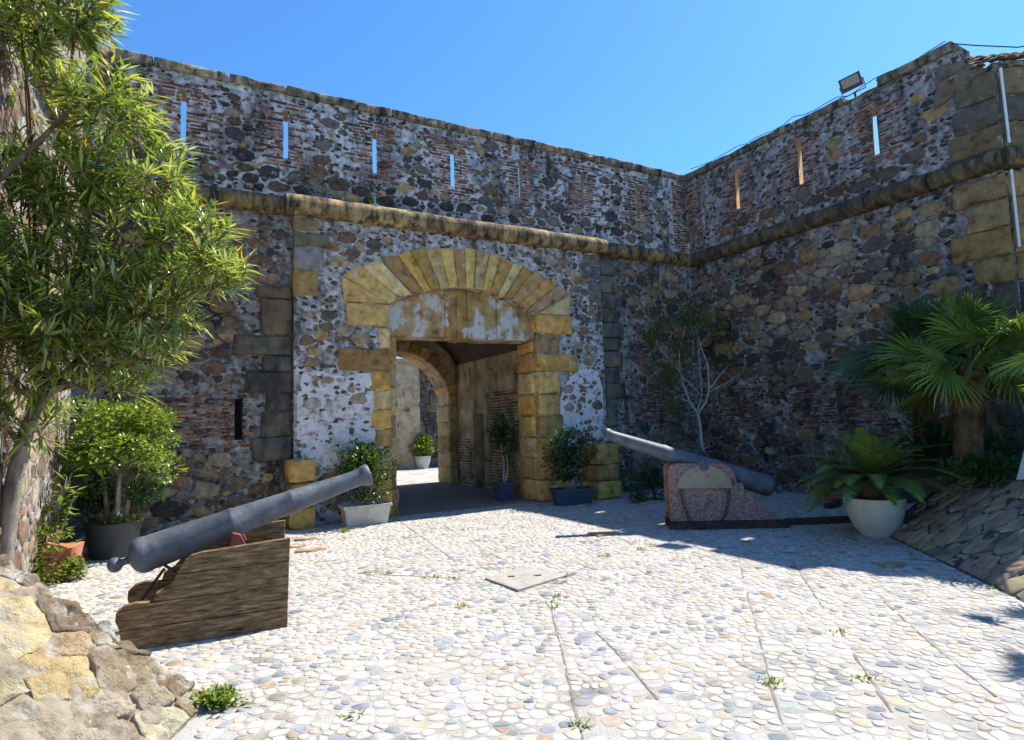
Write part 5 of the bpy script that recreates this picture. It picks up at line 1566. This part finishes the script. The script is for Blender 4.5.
# sago palm in cream pot
r = random.Random(101)
wp = gnd(877, 534.5)
sg = thing('potted_sago_palm', wp, 'sago palm with arching dark fronds in a large cream pot', 'potted palm')
pot_lathe(sg, wp, [(0, 0), (0, .19), (.02, .205), (.10, .255), (.2, .305), (.3, .335), (.4, .352), (.46, .36), (.48, .365), (.485, .355), (.475, .335), (.42, .32), (.42, 0)], M_white_pot)
V, F = lathe_geo(wp + UP * .40, UP, [(0, .17), (.1, .19), (.2, .17), (.28, .12), (.32, .06), (.33, 0)], 16)
mk('caudex', V, F, M_fibre, sg)
top = wp + UP * .70
for k in range(60):
    an = 2 * pi * k * 0.381966 + r.uniform(-.1, .1)
    el = radians(r.choice([0, 8, 16, 24, 34, 46, 62])) + r.uniform(-.1, .1)
    L = r.uniform(.85, 1.18)
    hd = Vector((cos(an), sin(an), 0))
    P = []
    fr_ = Acc()
    m = 16
    p = top.copy(); e = el
    for i in range(m + 1):
        P.append(p.copy())
        p = p + (hd * cos(e) + UP * sin(e)) * (L / m)
        e -= radians(58) / m * (0.35 + 1.2 * i / m)
    for i in range(1, m + 1):
        t = (P[i] - P[i - 1]).normalized()
        s = t.cross(UP).normalized() if abs(t.z) < .99 else Vector((hd.y, -hd.x, 0))
        u = s.cross(t)
        fr_.add([P[i - 1] + s * .006, P[i - 1] - s * .006, P[i] - s * .005, P[i] + s * .005], [(0, 1, 2, 3)], (0.12, 0.13, 0.03))
        for f in (0, .25, .5, .75):
            b = P[i - 1].lerp(P[i], f)
            ll = .17 * sin(pi * min(1, .12 + .86 * (i + f) / (m + 1))) + .02
            for sd in (-1, 1):
                d = (s * sd * .85 + t * .5 + u * .25).normalized()
                w = .011
                c_ = green(r, [(0.08, 0.15, 0.04), (0.12, 0.20, 0.04), (0.20, 0.25, 0.05)], .25)
                fr_.add([b + t * w, b - t * w, b + d * ll - UP * ll * .12], [(0, 1, 2)], c_)
    fr_.build('frond', M_palm, sg, smooth=False)

# fan palms
def fan_palm(name, label, base, trunk_top, fans, r, cols, dead=0, rad=.62, group=None, trunk_r=.15, els=(-22, -8, 4, 16, 28, 42, 58, 74)):
    o = thing(name, base, label, 'palm', group)
    base = Vector(base); trunk_top = Vector(trunk_top)
    P = [base, base.lerp(trunk_top, .4), base.lerp(trunk_top, .8), trunk_top]
    V, F = tube_geo(P, [trunk_r, trunk_r * 1.05, trunk_r * 1.1, trunk_r * .7], 14)
    mk('trunk', V, F, M_fibre, o)
    for i in range(fans + dead):
        isd = i >= fans
        an = 2 * pi * i * 0.381966 + r.uniform(-.4, .4)
        el = radians(r.uniform(-75, -45)) if isd else radians(r.choice(els)) + r.uniform(-.16, .16)
        hd = Vector((cos(an), sin(an), 0))
        d = hd * cos(el) + UP * sin(el)
        pl_ = r.uniform(.28, .75) * (0.8 if el > .9 else 1.0)
        hub = trunk_top + d * pl_ - UP * (.10 if el < .5 else 0) + rv(r) * .06
        acc = Acc()
        pc = (0.2, 0.14, 0.06) if isd else (0.14, 0.18, 0.04)
        V, F = tube_geo([trunk_top + hd * .05, trunk_top.lerp(hub, .5) + UP * .05, hub], [.014, .011, .008], 5, cap=False)
        acc.add(V, F, pc)
        dl = (d - UP * r.uniform(.0, .55)).normalized()          # the blade nods at the end of its stalk
        s = dl.cross(UP)
        s = s.normalized() if s.length > .05 else Vector((hd.y, -hd.x, 0))
        u = s.cross(dl)
        tw_ = r.uniform(-.9, .9)
        s, u = s * cos(tw_) + u * sin(tw_), u * cos(tw_) - s * sin(tw_)
        ns = r.randint(30, 38)
        col0 = r.choice(cols)
        R = rad * r.uniform(.65, 1.15)
        spread = r.uniform(80, 118)
        for k in range(ns):
            th = radians(-spread + 2 * spread * k / (ns - 1)) + r.uniform(-.035, .035)
            dirv = (dl * cos(th) + s * sin(th) + u * (.22 - .16 * abs(th)) + rv(r) * .03).normalized()
            sv = (s * cos(th) - dl * sin(th))
            RL = R * (1 - .28 * (abs(th) / 2) ** 2) * r.uniform(.82, 1.08)
            w = RL * .026
            dr = r.uniform(.05, .20) * (3 if isd else 1) + (r.uniform(.1, .3) if r.random() < .15 else 0)
            p1 = hub + dirv * RL * .45
            p2 = hub + dirv * RL * .78 - UP * RL * dr * .35; p3 = hub + dirv * RL * (1 - dr * .2) - UP * RL * dr
            c_ = vary(r, (0.13, 0.095, 0.05) if isd else col0, .25)
            tipc = (c_[0] * 1.7 + .05, c_[1] * 1.25 + .02, c_[2])
            acc.add([hub, p1 + sv * w + u * .006, p1 - u * .010, p1 - sv * w + u * .006, p2 + sv * w * .55, p2 - sv * w * .55, p3],
                    [(0, 1, 2), (0, 2, 3), (1, 4, 5, 2), (2, 5, 3), (4, 6, 5)], [c_, c_, c_, c_, c_, c_, tipc])
        acc.build('dead_fan' if isd else 'fan_leaf', M_leaf_soft if isd else M_palm, o, smooth=False)
    return o
PG = [(0.09, 0.17, 0.03), (0.13, 0.22, 0.035), (0.06, 0.125, 0.03), (0.17, 0.25, 0.04)]
r = random.Random(103)
pb = at(965, 462, 7.5); pb.z = BED_Z - .03
fan_palm('fan_palm', 'tall fan palm with bright leaf tips and hanging dead fans on the stone bed', pb, at(972, 360, 7.5), 44, r, PG, dead=2, rad=.64, group='fan palms on the planting bed')
r = random.Random(107)
pb = at(925, 455, 8.6); pb.z = BED_Z - .1
fan_palm('fan_palm', 'fan palm with drooping blue green leaves between the tall fan palm and the wall slit', pb, at(925, 352, 8.4), 30, r, [(0.04, 0.09, 0.04), (0.05, 0.11, 0.045), (0.035, 0.075, 0.04)], dead=0, rad=.66, group='fan palms on the planting bed')
r = random.Random(113)
fan_palm('fan_palm', 'small fan palm on the slope casting a shadow over the near cobbles', Vector((5.4, 4.85, .62)), Vector((5.0, 4.85, 2.2)), 14, r, PG, rad=.40, trunk_r=.1, group='fan palms on the planting bed')
# undergrowth on the bed
r = random.Random(127)
for (px, py, dep, rad, n, lab) in [(945, 440, 8.3, (.75, .5, .45), 900, 'dark low shrub below the tall fan palm'), (1000, 445, 8.0, (.6, .5, .4), 700, 'dark low shrub near the tilted board'), (985, 470, 7.2, (.45, .35, .16), 420, 'ferny low plants on the top of the stone slope')]:
    c = at(px, py, dep)
    b = thing('low_shrub', Vector((c.x, c.y, BED_Z)), lab, 'shrub', 'undergrowth on the planting bed')
    bush(b, c, rad, n, .16, .035, DKG, M_leaf_soft, r, name='foliage', lumps=16, droop=.3)
    V, F = tube_geo([Vector((c.x, c.y, BED_Z - .05)), c], [.02, .01], 6)
    mk('stem', V, F, M_bark_d, b)
# dark shrub by the pedestal and cannon
for (px, py, w, h, n, lab) in [(655, 500, .42, .42, 900, 'dark creeping shrub between the low ochre pier and the stone carriage'), (640, 503, .3, .2, 300, 'small dark plant at the foot of the right hand pier')]:
    c = gnd(px, py)
    b = thing('low_shrub', c, lab, 'shrub')
    bush(b, c + UP * h * .8, (w, .3, h), n, .08, .03, DKG, M_leaf_soft, r, name='foliage', lumps=12, droop=.3)
    V, F = tube_geo([c, c + UP * h], [.02, .008], 6)
    mk('stem', V, F, M_bark_d, b)
# small striped pot with bare twigs
r = random.Random(131)
sp_ = gnd(829, 505)
b = thing('potted_twigs', sp_, 'small banded clay pot of thin bare twigs behind the sago palm', 'potted plant')
pot_lathe(b, sp_, [(0, 0), (0, .17), (.02, .18), (.28, .225), (.29, .24), (.34, .24), (.34, .2), (.28, .19), (.28, 0)], M_striped)
tw = Acc()
for k in range(13):
    q0 = sp_ + Vector((r.uniform(-.08, .08), r.uniform(-.08, .08), .3)); q1 = q0 + Vector((r.uniform(-.8, .55), r.uniform(-.3, .3), r.uniform(.7, 1.35)))
    V, F = tube_geo([q0, q0.lerp(q1, .5) + rv(r) * .08, q1], [.007, .005, .002], 4, cap=False)
    tw.add(V, F)
tw.build('twigs', M_bark, b, kind='stuff')
# plants on the walls
for (fn, u, z, o, s, lab) in [(FW, -7.95, 5.75, .12, .16, 'small green weed rooted above the cordon over the gate'), (FW, -7.55, 6.0, .06, .10, 'tiny yellow green weed on the parapet by the third slit'), (FW, -3.0, 5.35, .3, .09, 'tiny weed on the cordon end beside the gateway'), (RW, 4.9, 4.8, .1, .12, 'small green weed in a hole of the shaded wall')]:
    c = fn(u, z, o)
    a = Acc()
    for k in range(46):
        d = (rv(r).normalized() + UP * .4)
        leaf(a, c + rv(r) * s * .4, d, UP, s * r.uniform(.3, .6), s * .28, green(r, YG), .2, .2)
    tag(a.build('wall_weed', M_leaf_soft, None), lab, 'weed', 'weeds growing on the walls')
# weed clump at the mound foot, leafy clump behind the cannon
for (p, s, n, lab) in [(gnd(218, 706), .20, 330, 'bright green weed clump at the foot of the near stone mound'), (gnd(245, 505) + UP * .02, .22, 300, 'bright green weed tuft at the wall foot behind the cannon'), (gnd(345, 532), .14, 120, 'green weeds at the foot of the beige planter')]:
    a = Acc()
    for k in range(n):
        b_ = p + Vector((max(-s, min(s, r.gauss(0, s * .3))), max(-s * .5, min(s * .5, r.gauss(0, s * .2))), 0))
        leaf(a, b_ + UP * r.uniform(0, s * .35), rv(r).normalized() + UP * .9, UP, s * r.uniform(.2, .45), s * .11, green(r, YG[1:] + FI), .2, .3)
    tag(a.build('weed_clump', M_leaf_soft, None), lab, 'weed', 'weed clumps on the ground')
a = Acc()
for (px, py) in [(366, 573), (388, 574), (425, 578), (437, 578), (452, 579), (552, 602), (553, 608), (556, 597), (560, 583), (565, 577), (570, 576), (602, 557), (608, 556), (640, 550), (652, 545), (770, 682), (771, 686), (839, 634), (461, 607), (372, 573), (579, 726), (866, 678), (352, 716), (462, 530), (960, 582), (995, 590), (935, 540), (940, 525), (915, 560), (925, 520), (950, 548)]:
    p = gnd(px, py)
    if (p - RB0).dot(RBn) > 0:
        s_up = 0.0
        # on the slope: find the surface
        rr_ = ray(px, py); nrm = (RR(0, 0, 1) - RR(0, 0, 0))
        tt = (RB0 - EYE).dot(nrm) / rr_.dot(nrm)
        p = EYE + rr_ * tt
    for k in range(26):
        leaf(a, p + Vector((r.gauss(0, .035), r.gauss(0, .025), 0.0)), rv(r).normalized() + UP * .9, UP, r.uniform(.025, .06), .014, green(r, YG + FI), .2, .3)
w = a.build('joint_weeds', M_leaf_soft, None, kind='stuff')
tag(w, 'tiny green weeds sprouting in the joints of the cobbles', 'weeds')
